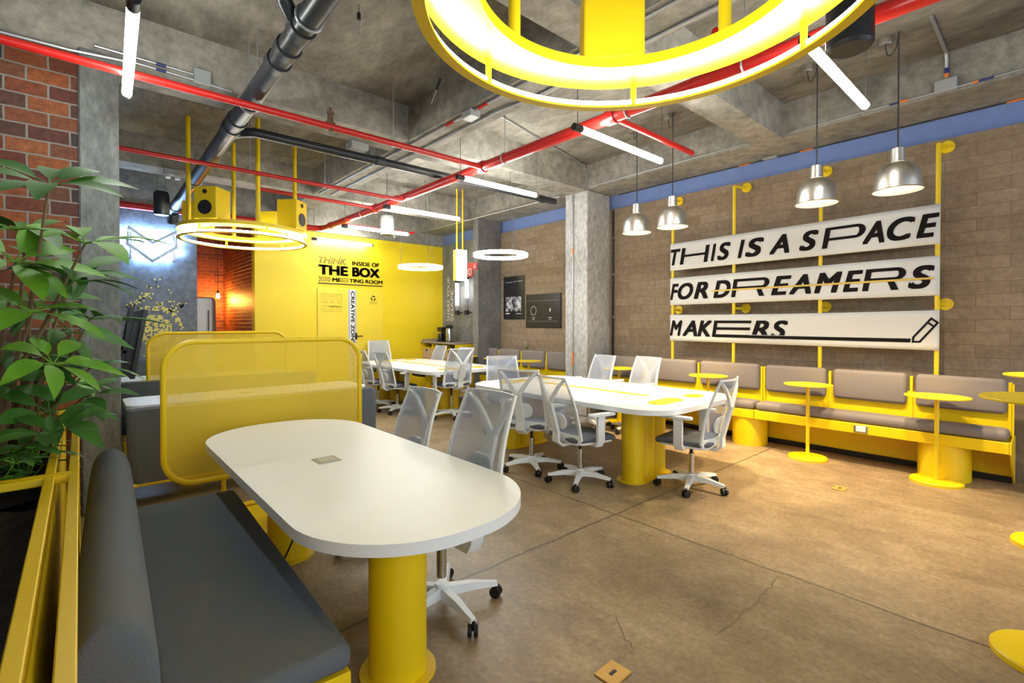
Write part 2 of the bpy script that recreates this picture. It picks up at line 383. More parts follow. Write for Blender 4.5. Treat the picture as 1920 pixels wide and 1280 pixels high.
# cracks worn into the floor slab
def crack(pts, w):
    bm = bmesh.new()
    pts = [Vector((x, y, .0015)) for x, y in pts]; fine = []
    for a, b in zip(pts[:-1], pts[1:]):
        for k in range(5):
            fine.append(a.lerp(b, k / 5) + Vector((random.uniform(-1, 1), random.uniform(-1, 1), 0)) * .012)
    fine.append(pts[-1])
    for a, b in zip(fine[:-1], fine[1:]):
        d = (b - a).normalized(); n = Vector((-d.y, d.x, 0)) * w * random.uniform(.5, 1.2)
        quad(bm, a + n, a - n, b - n, b + n)
    return bm
dk = plain('crack_dirt', (.22, .17, .105), .9)
struct('floor_crack', crack([(3.10, 1.13), (2.94, 1.10), (2.70, 1.094), (2.52, 1.10), (2.27, 1.10)], .004), dk, 'long thin crack in the floor')
struct('floor_crack', crack([(2.04, 1.52), (1.93, 1.365), (1.90, 1.30), (1.825, 1.306)], .003), dk, 'short crack in the floor near the floor box')

# ------------------------------------------------------------------ yellow wall: door, lettering
d1 = struct('door_1', B((3.62, 10.075, .02), (5.06, 10.11, 2.215), .004, 1), M['yellow_panel'], 'yellow meeting room double door printed like a parcel')
bm = B((4.262, 10.068, .02), (4.440, 10.0755, 2.205)); tp = link('tape_stripe', bm, M['white'], d1); tag(tp, 'white printed tape stripe')
bm = bmesh.new()
for x in (4.275, 4.420): box(bm, (x, 10.0655, .02), (x + .009, 10.0685, 2.205))
for t, z1, z0 in (('CREATIVE ZONE', 2.17, 1.045), ('CREATIVE', .955, .275)):
    lay(bm, glyphs(t, .03), (4.318, 10.0665, z1), (0, 0, -1), (1, 0, 0), z1 - z0, .083)
tag(link('stripe_lettering', bm, M['ink'], tp), 'black CREATIVE ZONE lettering')
bm = bmesh.new(); lay(bm, glyphs('WARNING', .02), (3.845, 10.074, 1.815), (1, 0, 0), (0, 0, 1), .26, .04)
lay(bm, glyphs('CREATIVE MINDS', .0), (3.845, 10.074, 1.755), (1, 0, 0), (0, 0, 1), .26, .03)
P = lambda x, z: Vector((x, 10.073, z))
def rr_line(x0, x1, z0, z1, r, th): strokes(bm, P, rrect(x0, x1, z0, z1, r, 4) + [rrect(x0, x1, z0, z1, r, 4)[0]], th)
rr_line(3.70, 4.136, 1.735, 1.855, .02, .006); rr_line(3.70, 4.136, 1.91, 2.10, .02, .006)
for k in range(3):
    x = 3.72 + k * .142; rr_line(x, x + .11, 1.975, 2.085, .018, .006)
    for z in (1.945, 1.925): strokes(bm, P, [(x + .01, z), (x + .10, z)], .007)
strokes(bm, P, [(3.775, 1.99), (3.775, 2.02)], .012); strokes(bm, P, [(3.755, 2.03), (3.762, 2.055), (3.79, 2.055), (3.797, 2.03), (3.775, 2.015), (3.755, 2.03)], .006)
strokes(bm, P, [(3.925, 2.055), (3.895, 2.05), (3.925, 2.045)], .01); strokes(bm, P, [(3.895, 2.05), (3.945, 2.05), (3.95, 2.01), (3.90, 2.005)], .006)
strokes(bm, P, [(4.03, 2.0), (4.03, 2.05)], .006); strokes(bm, P, [(4.05, 2.0), (4.05, 2.05)], .006)
strokes(bm, P, [(3.77 + .042 * cos(t * pi / 8), 1.795 + .042 * sin(t * pi / 8)) for t in range(17)], .006); strokes(bm, P, [(3.77, 1.785), (3.77, 1.82)], .008)
for x in [3.70 + k * .03 for k in range(11)]: strokes(bm, P, [(x, .36 + (k % 3) * .0), (x, .42)], .007 if int(x * 100) % 2 else .013)
strokes(bm, P, [(3.68, .30), (4.20, .30)], .012)
tag(link('door_print', bm, M['paleink'], d1), 'thin ochre parcel symbols')
bm = bmesh.new()
for k in range(3):
    a = radians(90 + 120 * k); pts = [(4.83 + .045 * cos(a + t), 2.035 + .045 * sin(a + t)) for t in (-.75, -.35, 0, .35)]
    strokes(bm, P, pts, .026)
lay(bm, glyphs('RECYCLE', .0), (4.745, 10.073, 1.945), (1, 0, 0), (0, 0, 1), .17, .022)
lay(bm, glyphs('OR REUSE', .0), (4.745, 10.073, 1.912), (1, 0, 0), (0, 0, 1), .17, .022)
tag(link('recycling_print', bm, M['brownink'], d1), 'small dark recycling mark')
h = T([(4.43, 10.07, 1.215), (4.43, 10.02, 1.215), (4.56, 10.015, 1.215)], .012); box(h, (4.405, 10.06, 1.15), (4.455, 10.076, 1.28))
link('door_handle', h, M['black'], d1)
bm = bmesh.new()
lay(bm, glyphs('INSIDE OF', .045), (4.361, 10.094, 2.725), (1, 0, 0), (0, 0, 1), .62, .092)
lay(bm, glyphs('THE', .055), (3.645, 10.094, 2.487), (1, 0, 0), (0, 0, 1), .63, .206)
lay(bm, glyphs('BOX', .055), (4.36, 10.094, 2.487), (1, 0, 0), (0, 0, 1), .635, .206)
lay(bm, glyphs('ME', .045), (3.935, 10.094, 2.355), (1, 0, 0), (0, 0, 1), .19, .082)
for z in (2.362, 2.396, 2.430): box(bm, (4.135, 10.090, z - .005), (4.285, 10.094, z + .005))
box(bm, (4.135, 10.090, 2.357), (4.147, 10.094, 2.435))
lay(bm, glyphs('TING', .045), (4.30, 10.094, 2.355), (1, 0, 0), (0, 0, 1), .32, .082)
lay(bm, glyphs('ROOM', .045), (4.66, 10.094, 2.355), (1, 0, 0), (0, 0, 1), .40, .082)
box(bm, (3.64, 10.088, 2.298), (5.055, 10.094, 2.322))
lay(bm, glyphs('THINK', .01, .25, 1.0, .032), (3.65, 10.092, 2.722), (1, 0, 0), (0, 0, 1), .60, .135)
Q = lambda x, z: Vector((x, 10.0935, z))
for k in range(4):
    x = 3.66 + k * .062
    strokes(bm, Q, [(x, 2.44), (x + .03, 2.44), (x + .062, 2.397), (x + .03, 2.355), (x, 2.355), (x + .032, 2.397), (x, 2.44)], .010)
tag(link('wall_lettering', bm, M['brownink']), 'brown THINK INSIDE OF THE BOX MEETING ROOM lettering above the yellow door', 'lettering')

# ------------------------------------------------------------------ pixel mural + neon logo on the blue-grey wall
bm = bmesh.new(); s = .0245; cx, cz = .93, 1.36; random.seed(11)
def px(i, j):
    x = cx + i * s; z = cz + j * s
    if -.1 < x < 1.53: quad(bm, (x, 10.096, z), (x + s * .96, 10.096, z), (x + s * .96, 10.096, z + s * .96), (x, 10.096, z + s * .96))
for i in range(-20, 22):
    for j in range(-26, 24):
        r = sqrt(i * i + j * j * .9); a = atan2(j, i)
        if r < 10 and random.random() < .62 + (.12 if r > 6 else 0): px(i, j)
        elif 13.2 < r < 16.2 and -1.9 < a < 1.95 and random.random() < .62: px(i, j)
for x0, z0, n in ((-13, 17, 10), (-9, 19, 8), (-6, 22, 9), (-4, 25, 7), (-2, 30, 6), (1, 34, 4), (10, 14, 13), (15, 18, 14), (3, 18, 7), (8, 21, 3), (9, 27, 2), (-8, 14, 7), (-4, -17, 4), (7, -18, 5), (12, -15, 4)):
    for k in range(n): px(int(round(x0 + random.gauss(0, 1.5))), int(round(z0 + random.gauss(0, .9))))
mp_ = link('mural_print', bm, plain('mural_yellow', (.74, .63, .16), .6, var=.25, bscale=12), wbl)
lg = thing('logo_sign', 'glowing chevron logo sign high on the blue-grey back wall', 'sign', (.9, 10.0, 2.8))
Q = lambda x, z: Vector((x, 9.93, z))
bm = bmesh.new(); o = [(.59, 3.03), (.905, 2.81), (1.225, 3.02), (1.225, 2.765), (.90, 2.525), (.585, 2.765), (.59, 3.03)]
tube(bm, [(x, 9.95, z) for x, z in o[:-1]], .034, 8, closed=True)
link('logo_outline', bm, plain('logo_grey', (.62, .70, .80), .5), lg)
for z, x0, x1 in ((2.98, .50, 1.31), (2.88, .47, 1.33), (2.70, .47, 1.33), (2.60, .62, 1.20)):
    link('light_bar', T([(x0, 10.04, z), (x1, 10.04, z)], .02, 8), M['logo_led'], lg)
bm = bmesh.new()
for x in (.65, 1.17):
    for z in (2.88, 2.70): tube(bm, [(x, 9.93, z), (x, 10.1, z)], .01, 6)
for x in (.62, 1.2): box(bm, (x - .015, 9.985, 2.55), (x + .015, 10.1, 3.0))
link('logo_bracket', bm, M['galv'], lg)

# ------------------------------------------------------------------ passage: fridge and bulb
fr = thing('fridge', 'white rounded retro fridge in the brick passage', 'fridge', (1.85, 11.6, 0))
link('fridge_body', B((1.42, 11.45, .04), (2.09, 12.1, 2.02), .09, 4), M['galv'], fr, True)
link('fridge_door', B((1.46, 11.39, .5), (2.00, 11.45, 2.0), .025, 3), M['white_pl'], fr, True)
link('fridge_handle', T([(1.93, 11.37, 1.35), (1.93, 11.35, 1.4), (1.93, 11.35, 1.7), (1.93, 11.37, 1.75)], .012, 8), M['chrome'], fr)
bm = B((1.5, 11.5, 0), (1.56, 11.56, .05)); box(bm, (1.96, 11.5, 0), (2.02, 11.56, .05)); link('fridge_feet', bm, M['black'], fr)
bl = thing('hanging_bulb', 'bare glowing warm bulb on a cord in the brick passage', 'bulb', (2.27, 12.3, 2.1))
link('bulb_glass', LA((2.27, 12.3, 2.03), [(.004, 0), (.03, .012), (.042, .045), (.036, .08), (.018, .11)], 16), M['bulb'], bl, True)
link('bulb_socket', LA((2.27, 12.3, 2.14), [(.018, 0), (.02, .06), (.012, .075)], 12), M['black'], bl)
link('bulb_cord', T([(2.27, 12.3, 2.21), (2.27, 12.3, 3.4)], .004, 6), M['wire'], bl)

# ================================================================== CEILING SERVICES
def hanger(pts, name='hanger_rod', r=.004): return T(pts, r, 6)
mp = thing('sprinkler_main', 'thick red sprinkler main pipe running down the room', 'pipe', (3.6, 3, 3.35))
link('main_run', T([(3.6, -2.5, 3.35), (3.6, 9.55, 3.35), (3.56, 9.68, 3.35), (3.45, 9.75, 3.35), (-.1, 9.80, 3.35)], .056, 16), M['red'], mp, True)
for y in (.9, 2.72, 4.62, 6.72, 7.42, 9.3):
    link('coupling', T([(3.6, y - .045, 3.35), (3.6, y + .045, 3.35)], .070, 16), M['red'], mp, True)
for y in (1.55, 2.55, 4.2, 7.9):
    bm = bmesh.new(); tube(bm, [(3.6 + .062 * cos(t * pi / 8), y, 3.35 + .062 * sin(t * pi / 8)) for t in range(16)], .007, 6, closed=True)
    tube(bm, [(3.6, y, 3.41), (3.6, y, 4.0)], .005, 6); link('hanger_clamp', bm, M['galv'], mp)
def branch(lbl, x0, x1, y, z, r, rods=(), zs=None):
    t = thing('sprinkler_branch', lbl, 'pipe', ((x0 + x1) / 2, y, z))
    link('branch_run', T([(x0, y, z), (x1, y, z)] if abs(z - 3.35) < .03 else [(x0, y, z), (x1 - .06, y, z), (x1, y, z + .01), (x1 + .04, y, 3.34)], r, 12), M['red'], t, True)
    for x in rods:
        bm = T([(x, y, z), (x, y, zs or 3.6)], .005, 6); tube(bm, [(x + (r + .004) * cos(k * pi / 5), y, z + (r + .004) * sin(k * pi / 5)) for k in range(10)], .006, 6, closed=True)
        link('hanger_rod', bm, M['galv'], t)
    return t
b1 = branch('long thin red pipe crossing in front of the grey column', -2.4, 3.55, 4.58, 3.335, .031, (1.15, 2.42), 4.0)
link('drain_valve', LA((1.78, 4.60, 3.30), [(.02, 0), (.045, .01), (.045, .085), (.026, .095), (.026, .15), (.034, .155), (.034, .18), (.012, .185), (.012, .22)], 12), plain('bronze', (.10, .05, .025), .5), b1)
branch('second thin red pipe, above the speaker ring', -.1, 3.53, 6.39, 3.28, .025, (1.52, 2.4), 4.0)
branch('short thin red pipe ending above the speaker ring', 1.85, 3.55, 7.40, 3.35, .026, (2.35,), 4.0)
branch('red stub pipe under the tube light by the long pendants', 3.62, 5.02, 2.72, 3.35, .028)
branch('thin red stub pipe behind the grey pendant speaker', 3.62, 5.05, 8.75, 3.3, .022)
branch('short red stub pipe above the big ring light', 3.15, 3.58, 1.55, 3.42, .026)
dr = thing('drain_pipe', 'big black drain pipe slanting under the ceiling on the left', 'pipe', (1.14, 5, 3.43))
zz = lambda y: 3.50 - (y - 3.12) * .0284
link('drain_run', T([(1.14, -2.4, zz(-2.4)), (1.14, 9.4, zz(9.4)), (1.14, 9.55, zz(9.5) - .04), (1.14, 9.62, zz(9.6) - .2)], .078, 20), M['pipe'], dr, True)
for y in (3.45, 3.75, 3.98, 5.28, 5.5, 9.3): link('drain_collar', T([(1.14, y - .05, zz(y)), (1.14, y + .05, zz(y))], .090, 20), M['pipe'], dr, True)
for y in (3.3, 4.82, 7.6):
    bm = bmesh.new(); tube(bm, [(1.14 + .085 * cos(k * pi / 10), y, zz(y) + .085 * sin(k * pi / 10)) for k in range(20)], .010, 6, closed=True)
    tube(bm, [(1.14, y, zz(y) + .085), (1.14, y, 4.0)], .006, 6); link('pipe_clamp', bm, M['galv'], dr)
br = T([(1.14, 5.75, 3.425), (1.24, 5.63, 3.445), (1.36, 5.56, 3.46), (5.80, 5.52, 3.468)], .049, 14)
link('drain_branch', br, M['pipe'], dr, True)
for x in (2.75, 5.5): link('drain_collar', T([(x - .05, 5.545 if x < 3 else 5.525, 3.462), (x + .05, 5.545 if x < 3 else 5.525, 3.463)], .058, 14), M['pipe'], dr, True)
for x, y in ((.98, 3.35), (1.1, 3.1)): link('drain_riser', T([(x - .02, y - .05, 4.0), (x - .02, y - .05, 3.72), (x + .02, y, 3.58), (1.12, y + .12, 3.5)], .05, 14), M['pipe'], dr, True)

def conduit(lbl, pts, r=.012, mat='galv', bands=(), boxes=(), name='conduit', clips=()):
    t = thing(name, lbl, 'conduit', pts[0])
    link('conduit_run', T(pts, r, 8), M[mat], t, True)
    for a, b, mm in bands: link('tape_band', T([a, b], r * 1.25, 8), M[mm], t)
    for lo, hi in boxes: link('junction_box', B(lo, hi, .006, 1), M['greybox'], t)
    for c in clips: link('conduit_clip', B([v - .02 for v in c], [v + .02 for v in c]), M['galv'], t)
    return t
conduit('upper grey conduit with red bands under the long beam', [(2.92, -2, 3.585), (2.92, 8.0, 3.585)], .013, 'galv', [((2.92, 3.66, 3.585), (2.92, 3.80, 3.585), 'red'), ((2.92, 4.22, 3.585), (2.92, 4.36, 3.585), 'red')], [((2.87, 3.86, 3.53), (2.99, 4.02, 3.60))])
conduit('lower grey conduit with a bend under the long beam', [(3.17, -2, 3.585), (3.17, 3.3, 3.585), (3.10, 3.7, 3.58), (3.10, 8.0, 3.585)], .014, 'galv', [], [((2.35, 5.44, 3.52), (2.56, 5.60, 3.60))])
conduit('steel conduit beside the red pipe on the brick wall', [(-2.3, 5.0, 3.52), (-.05, 5.0, 3.56), (.3, 5.02, 3.60)], .014)
conduit('pair conduit on the left cross beam with a grey box', [(.1, 5.035, 3.66), (.74, 5.035, 3.655), (.88, 5.04, 3.655)], .011, 'galv', [((.49, 5.035, 3.657), (.56, 5.035, 3.656), 'blue')], [((.755, 5.01, 3.595), (.885, 5.06, 3.715))])
conduit('thin conduit below the pair on the left cross beam', [(.3, 5.035, 3.615), (.74, 5.035, 3.61), (1.05, 5.04, 3.60)], .010, 'galv', [((.49, 5.035, 3.613), (.56, 5.035, 3.612), 'blue')])
conduit('long black cable clipped along the lower edge of the wall beam', [(6.03, -2, 3.66), (6.03, 2.0, 3.655), (6.0, 2.3, 3.60), (6.03, 2.6, 3.655), (6.03, 5.0, 3.64)], .008, 'galv', [((6.03, 1.18, 3.657), (6.03, 1.10, 3.657), 'blue'), ((6.03, 1.10, 3.657), (6.03, 1.03, 3.657), 'orange'), ((6.03, .58, 3.657), (6.03, .54, 3.657), 'orange'), ((6.03, .54, 3.657), (6.03, .44, 3.657), 'blue')], [((6.005, .68, 3.64), (6.05, .84, 3.755))])
conduit('steel conduit dropping from the ceiling to the wall beam box', [(5.2, .75, 3.985), (5.98, .755, 3.98), (6.02, .755, 3.93), (6.02, .755, 3.75)], .014, 'galv', [((6.02, .755, 3.80), (6.02, .755, 3.85), 'blue'), ((6.02, .755, 3.765), (6.02, .755, 3.80), 'orange')])
conduit('cable along the blue band with orange marks', [(6.68, -2, 3.61), (6.68, 4.9, 3.61)], .007, 'wire', [((6.68, .4, 3.61), (6.68, -.1, 3.61), 'orange'), ((6.68, 2.2, 3.61), (6.68, 2.05, 3.61), 'orange'), ((6.68, 2.95, 3.61), (6.68, 2.8, 3.61), 'orange')], [((6.62, 2.45, 3.60), (6.69, 2.62, 3.66))])
conduit('thin steel conduit curving down beside the concrete column top', [(3.3, 4.4, 3.98), (5.6, 4.95, 3.98), (5.95, 5.04, 3.96), (6.02, 5.05, 3.9), (6.03, 5.05, 3.66)], .009)
conduit('steel conduit running down the concrete column with orange bands', [(6.06, 5.36, 3.6), (6.06, 5.36, 0.4)], .011, 'galv', [((6.06, 5.36, 2.72), (6.06, 5.36, 2.62), 'orange'), ((6.06, 5.36, 1.02), (6.06, 5.36, .80), 'orange')])
conduit('long conduit under the wall beam toward the yellow wall', [(6.0, 5.6, 3.60), (5.95, 9.9, 3.60)], .012)
conduit('black vertical pipe on the block wall beside the concrete column', [(6.62, 4.98, 3.36), (6.62, 4.98, .3)], .018, 'blackm', [], [], 'conduit', [(6.63, 4.98, 2.9), (6.63, 4.98, 2.3), (6.63, 4.98, 1.6)])
ca = thing('security_camera', 'small white security camera under the beam by the yellow wall', 'camera', (5.0, 9.8, 3.4))
link('camera_body', T([(5.12, 9.62, 3.37), (5.06, 9.45, 3.30)], .032, 12), M['white_pl'], ca)
link('camera_lens', T([(5.058, 9.444, 3.298), (5.05, 9.42, 3.29)], .033, 12), M['black'], ca)
link('camera_mount', T([(5.12, 9.64, 3.38), (5.12, 9.72, 3.50), (5.12, 9.72, 4.0)], .014, 8), M['galv'], ca)
em = thing('emergency_light', 'small grey box light with two heads under the left back beam', 'light', (.95, 8.0, 3.5))
link('light_box', B((.86, 8.0, 3.50), (1.05, 8.11, 3.58), .01), M['greybox'], em)
for x in (.90, 1.01): link('light_head', LA((x, 8.0, 3.44), [(.03, 0), (.035, .02), (.02, .06)], 12), M['white_pl'], em)
# grey pendant speaker cans
def can(lbl, c, r, h, mt):
    t = thing('pendant_speaker_or_duct', lbl, 'speaker', c, 'cylinder speakers hung from the slab')
    link('speaker_can', LA(c, [(r * .9, 0), (r, .015), (r, h - .04), (r * .85, h)], 32), mt, t, True)
    link('speaker_grille', LA((c[0], c[1], c[2] - .004), [(r * .82, 0), (r * .86, .006)], 32), M['black'], t)
    bm = bmesh.new()
    for dx in (-.05, .05): tube(bm, [(c[0] + dx, c[1], c[2] + h), (c[0] + dx, c[1], 4.0)], .003, 6)
    link('suspension_wire', bm, M['wire'], t)
def drop(lbl, c, l, tilt):
    t = thing('hanging_connector', lbl, 'connector', c)
    c = Vector(c); d = Vector((tilt, -tilt * .4, -1)).normalized()
    link('connector_plug', T([c, c + d * l], .016, 8), M['black'], t); link('suspension_wire', T([c, (c.x, c.y, 4.0)], .003, 6), M['wire'], t); link('wire_end', T([c + d * l, c + d * (l + .12)], .003, 6), M['galv'], t)
drop('small black connector dangling on a wire beside the big ring light', (2.16, 3.30, 3.43), .10, -.35)
drop('tiny black connector up near the slab above the red pipe', (1.66, 3.70, 3.93), .05, .0)
can('big black cylinder speaker hanging beside the near ring light', (3.21, .81, 3.016), .114, .44, M['blackm'])
can('grey cylinder speaker hanging near the yellow wall', (4.42, 8.62, 3.18), .125, .36, M['greybox'])
can('small black vertical duct at the far left, built as a speaker can', (.92, 8.9, 3.1), .10, .34, M['blackm'])  # a black vertical duct, only borrowing the hanging speaker shape

# ================================================================== LIGHTS
def tube_light(lbl, a, b, wires=(0,), zs=3.98):
    t = thing('tube_light', lbl, 'tube light', a, 'hanging LED tube lights')
    a = Vector(a); b = Vector(b); d = (b - a).normalized()
    link('glowing_tube', T([a + d * .10, b - d * .04], .030, 14), M['tube'], t, True)
    link('end_cap', T([a, a + d * .10], .032, 12), M['black'], t, True)
    link('end_cap', T([b - d * .04, b], .030, 12), M['galv'], t, True)
    bm = bmesh.new()
    p = a + d * .05; tube(bm, [p, (p.x, p.y, zs)], .004, 6); p = b - d * .02; tube(bm, [p, (p.x, p.y, zs)], .002, 6)
    link('suspension_wire', bm, M['wire'], t)
tube_light('tube light behind the big ring, nearest the pendants', (3.27, 1.06, 3.2), (4.66, 1.06, 3.2))
tube_light('tube light starting at the red main above the first table', (3.22, 2.84, 3.2), (4.63, 2.84, 3.2))
tube_light('tube light in line with the black branch pipe', (3.30, 4.71, 3.2), (4.60, 4.70, 3.2))
tube_light('tube light above the lit wifi box, behind the first cross beam', (3.34, 6.61, 3.2), (4.71, 6.61, 3.2))
tube_light('tube light passing behind the grey cylinder speaker', (3.45, 8.40, 3.2), (4.77, 8.40, 3.2))
tube_light('tube light glowing right against the yellow wall', (3.46, 9.93, 3.17), (4.76, 9.93, 3.17))
tube_light('tube light alone at the left, crossing in front of the grey column', (.225, 3.25, 3.2), (.275, 4.66, 3.2))

def speaker(lbl, c, ang, z):
    t = thing('loudspeaker', lbl, 'speaker', (c[0], c[1], z), 'yellow loudspeakers standing on the ring lights', True)
    t.rotation_euler = (0, 0, ang)
    link('speaker_cabinet', B((-.135, -.12, 0), (.135, .14, .37), .01, 2), M['yellow'], t)
    bm = bmesh.new()
    for z0, r in ((.13, .082), (.31, .026)):
        tube(bm, [(0, .135, z0), (0, .148, z0)], r, 28)
    link('driver_cone', bm, M['black'], t)
def ring_light(lbl, cx, cy, z, angs):
    t = thing('ring_light', lbl, 'ring light', (cx, cy, z), 'yellow ring chandeliers')
    link('upper_ring', ringbm((cx, cy), .54, .745, z + .10, z + .145), M['yellow'], t, True)
    link('lower_ring', ringbm((cx, cy), .702, .745, z - .006, z + .004), M['yellow'], t, True)
    link('led_strip', ringbm((cx, cy), .716, .728, z + .004, z + .030), M['led'], t, True)
    for k in range(6):
        a = radians(60 * k + 36); x, y = cx + .708 * cos(a), cy + .708 * sin(a)
        link('ring_post', T([(x, y, z), (x, y, z + .10)], .013, 8), M['yellow'], t)
    for k in range(4):
        a = pi / 2 * k; x, y = cx + .62 * cos(a), cy + .62 * sin(a)
        link('hanging_rod', T([(x, y, z + .14), (x, y, 4.0)], .026, 12), M['yellow'], t, True)
    return t
ring_light('big yellow ring light overhead, cut off by the top of the picture', 1.40, .951, 2.53, ())
ring_light('far yellow ring light carrying four loudspeakers', 1.62, 7.08, 2.55, ())
speaker('plain back of a yellow loudspeaker standing on the big near ring', (1.40 + .67 * cos(pi / 4), .951 + .67 * sin(pi / 4)), radians(-45), 2.676)
for lbl, a in (('yellow loudspeaker on the far ring with black cones facing the camera', 225), ('yellow loudspeaker on the far ring turned to the yellow wall side', 315),
               ('yellow loudspeaker on the far ring seen low from behind', 45), ('yellow loudspeaker on the far ring hidden behind the front one', 135)):
    speaker(lbl, (1.62 + .62 * cos(radians(a)), 7.08 + .62 * sin(radians(a))), radians(a - 90), 2.696)
def halo(lbl, c, R):
    t = thing('halo_light', lbl, 'ring light', c, 'white halo ring lights')
    bm = bmesh.new(); n = 64
    pr_ = [(-.035, -.035), (.035, -.035), (.035, .035), (-.035, .035)]
    link('glowing_ring', ringbm((c[0], c[1]), R - .03, R + .03, c[2] - .022, c[2] + .022, 64), M['halo'], t, True)
    for k in range(3):
        a = radians(120 * k + 20); x, y = c[0] + R * cos(a), c[1] + R * sin(a)
        link('suspension_wire', T([(x, y, c[2] + .035), (c[0] + .6 * R * cos(a), c[1] + .6 * R * sin(a), 3.99)], .003, 6), M['wire'], t)
halo('white halo ring light in front of the black posters', (4.53, 5.38, 2.47), .36)
halo('white halo ring light hanging in front of the yellow wall', (4.56, 7.63, 2.49), .36)
# dome pendants
def pendant(lbl, y):
    t = thing('dome_pendant', lbl, 'pendant lamp', (5.25, y, 2.6), 'aluminium dome pendants along the bench')
    z = 2.625; c = (5.25, y, z)
    prof = [(.176, 0), (.181, .004), (.171, .012), (.167, .06), (.160, .12), (.143, .17), (.115, .207), (.085, .230), (.052, .244)]
    link('dome_shade', LA(c, prof, 48, False), M['alu'], t, True, )
    link('shade_inside', LA(c, [(.175, .002), (.165, .02), (.160, .08), (.147, .14), (.116, .185), (.05, .23)], 48, False), M['lampin'], t, True)
    link('shade_neck', LA((5.25, y, z + .245), [(.054, 0), (.052, .012), (.048, .115), (.03, .125), (.012, .13)], 24), M['alu'], t, True)
    link('lamp_bulb', LA((5.25, y, z + .04), [(.002, 0), (.045, .02), (.055, .06), (.04, .11), (.025, .15)], 20), M['lampbulb'], t, True)
    link('lamp_cord', T([(5.25, y, z + .37), (5.25, y, 3.98)], .006, 6), M['wire'], t)
    bm = LA((5.33, y + .11, 3.93), [(.055, 0), (.06, .02), (.06, .07)], 24); link('ceiling_rose', bm, M['chrome'], t, True)
    link('cord_loop', T([(5.25, y, 3.98), (5.27, y + .02, 3.86), (5.31, y + .07, 3.82), (5.34, y + .1, 3.86), (5.33, y + .11, 3.94)], .005, 6), M['wire'], t)
    ld = bpy.data.lights.new('lamp_light', 'SPOT'); ld.energy = PEND_W * 4; ld.color = (1.0, .76, .44); ld.shadow_soft_size = .06; ld.spot_size = radians(92); ld.spot_blend = .6
    lo = bpy.data.objects.new('lamp_light', ld); COL.objects.link(lo); lo.parent = t; lo.location = Vector((5.25, y, z + .03)) - Vector(t.location)
for l, y in (('aluminium dome pendant farthest from the camera, in front of the left end of the banners', 3.583), ('aluminium dome pendant second from the concrete column', 3.089),
             ('aluminium dome pendant over the middle of the banners', 1.583), ('largest-looking aluminium dome pendant, nearest the camera', .968)): pendant(l, y)
def lamp(name, kind, loc, energy, color, size=.1):
    ld = bpy.data.lights.new(name, kind); ld.energy = energy; ld.color = color
    if kind == 'POINT': ld.shadow_soft_size = size
    o = bpy.data.objects.new(name, ld); COL.objects.link(o); o.location = loc; return o
lamp('bulb_light', 'POINT', (2.27, 12.3, 1.99), 40, (1.0, .36, .06), .05)
# ================================================================== BENCH ALONG THE BLOCK WALL
def bench(lbl, y0, y1, nb, seat, outlet=None, drums=(), endp=False):
    t = thing('wall_bench', lbl, 'bench', (6.2, (y0 + y1) / 2, 0), 'yellow benches along the block wall')
    a, b = y0 + .004, y1 - .004
    bm = B((6.08, a, .345), (6.10, b, .447), .003, 1); box(bm, (6.10, a, .435), (6.36, b, .447)); box(bm, (6.10, a, .345), (6.12, b, .36))
    link('seat_frame', bm, M['yellow'], t)
    link('back_panel', B((6.36, a, .40), (6.39, b, .80), .003, 1), M['yellow'], t)
    link('kick_panel', B((6.52, a, .06), (6.54, b, .44)), M['yellow'], t)
    link('plinth', B((6.50, a, 0), (6.56, b, .06)), M['blackm'], t)
    n = nb; p = (y1 - y0) / n
    for k in range(n):
        link('back_cushion', cushion((6.31, y0 + k * p + .035, .66), (6.40, y0 + (k + 1) * p - .035, .985), .04), M['fabric_warm'], t, True)
    for k in range(n + 1):
        yy = y0 + k * p; yy = min(max(yy, a + .012), b - .012)
        link('back_fin', B((6.345, yy - .012, .44), (6.41, yy + .012, .955), .003, 1), M['yellow'], t)
    m = seat
    for k in range(m):
        q = (y1 - y0) / m
        link('seat_cushion', cushion((6.085, y0 + k * q + .012, .449), (6.355, y0 + (k + 1) * q - .012, .545), .04), M['fabric_warm'], t, True)
    for y in drums:
        link('drum_leg', LA((6.29, y, 0), [(.20, 0), (.20, .345)], 48), M['yellow'], t, True)
    if outlet:
        bm = B((6.070, outlet - .062, .358), (6.081, outlet + .062, .432), .004, 1); o = link('outlet_frame', bm, M['steel'], t)
        link('outlet', B((6.067, outlet - .045, .368), (6.072, outlet + .04, .424), .003, 1), M['white_pl'], o)
    if endp:
        bm = bmesh.new(); y = y0 + .002
        pts = [(6.08, .345), (6.52, .0), (6.60, .0), (6.60, .44), (6.42, .46), (6.42, .94), (6.34, .94), (6.34, .46), (6.08, .447)]
        A = [bm.verts.new((x, y - .012, z)) for x, z in pts]; Bq = [bm.verts.new((x, y, z)) for x, z in pts]; n = len(pts)
        bm.faces.new(A); bm.faces.new(Bq[::-1])
        for i in range(n): bm.faces.new((A[i], A[(i + 1) % n], Bq[(i + 1) % n], Bq[i]))
        link('end_panel', bm, M['yellow'], t)
    return t
bench('yellow bench with taupe cushions under the right half of the banners', .32, 2.49, 3, 1, 1.41, (.78,), True)
bench('yellow bench with taupe cushions between the column and the middle of the banners', 2.49, 5.02, 3.5 and 3, 1, None, (2.62, 4.4))
bench('yellow bench with grey cushions under the black posters', 5.58, 8.28, 4, 1, 7.45, (6.2, 7.9))
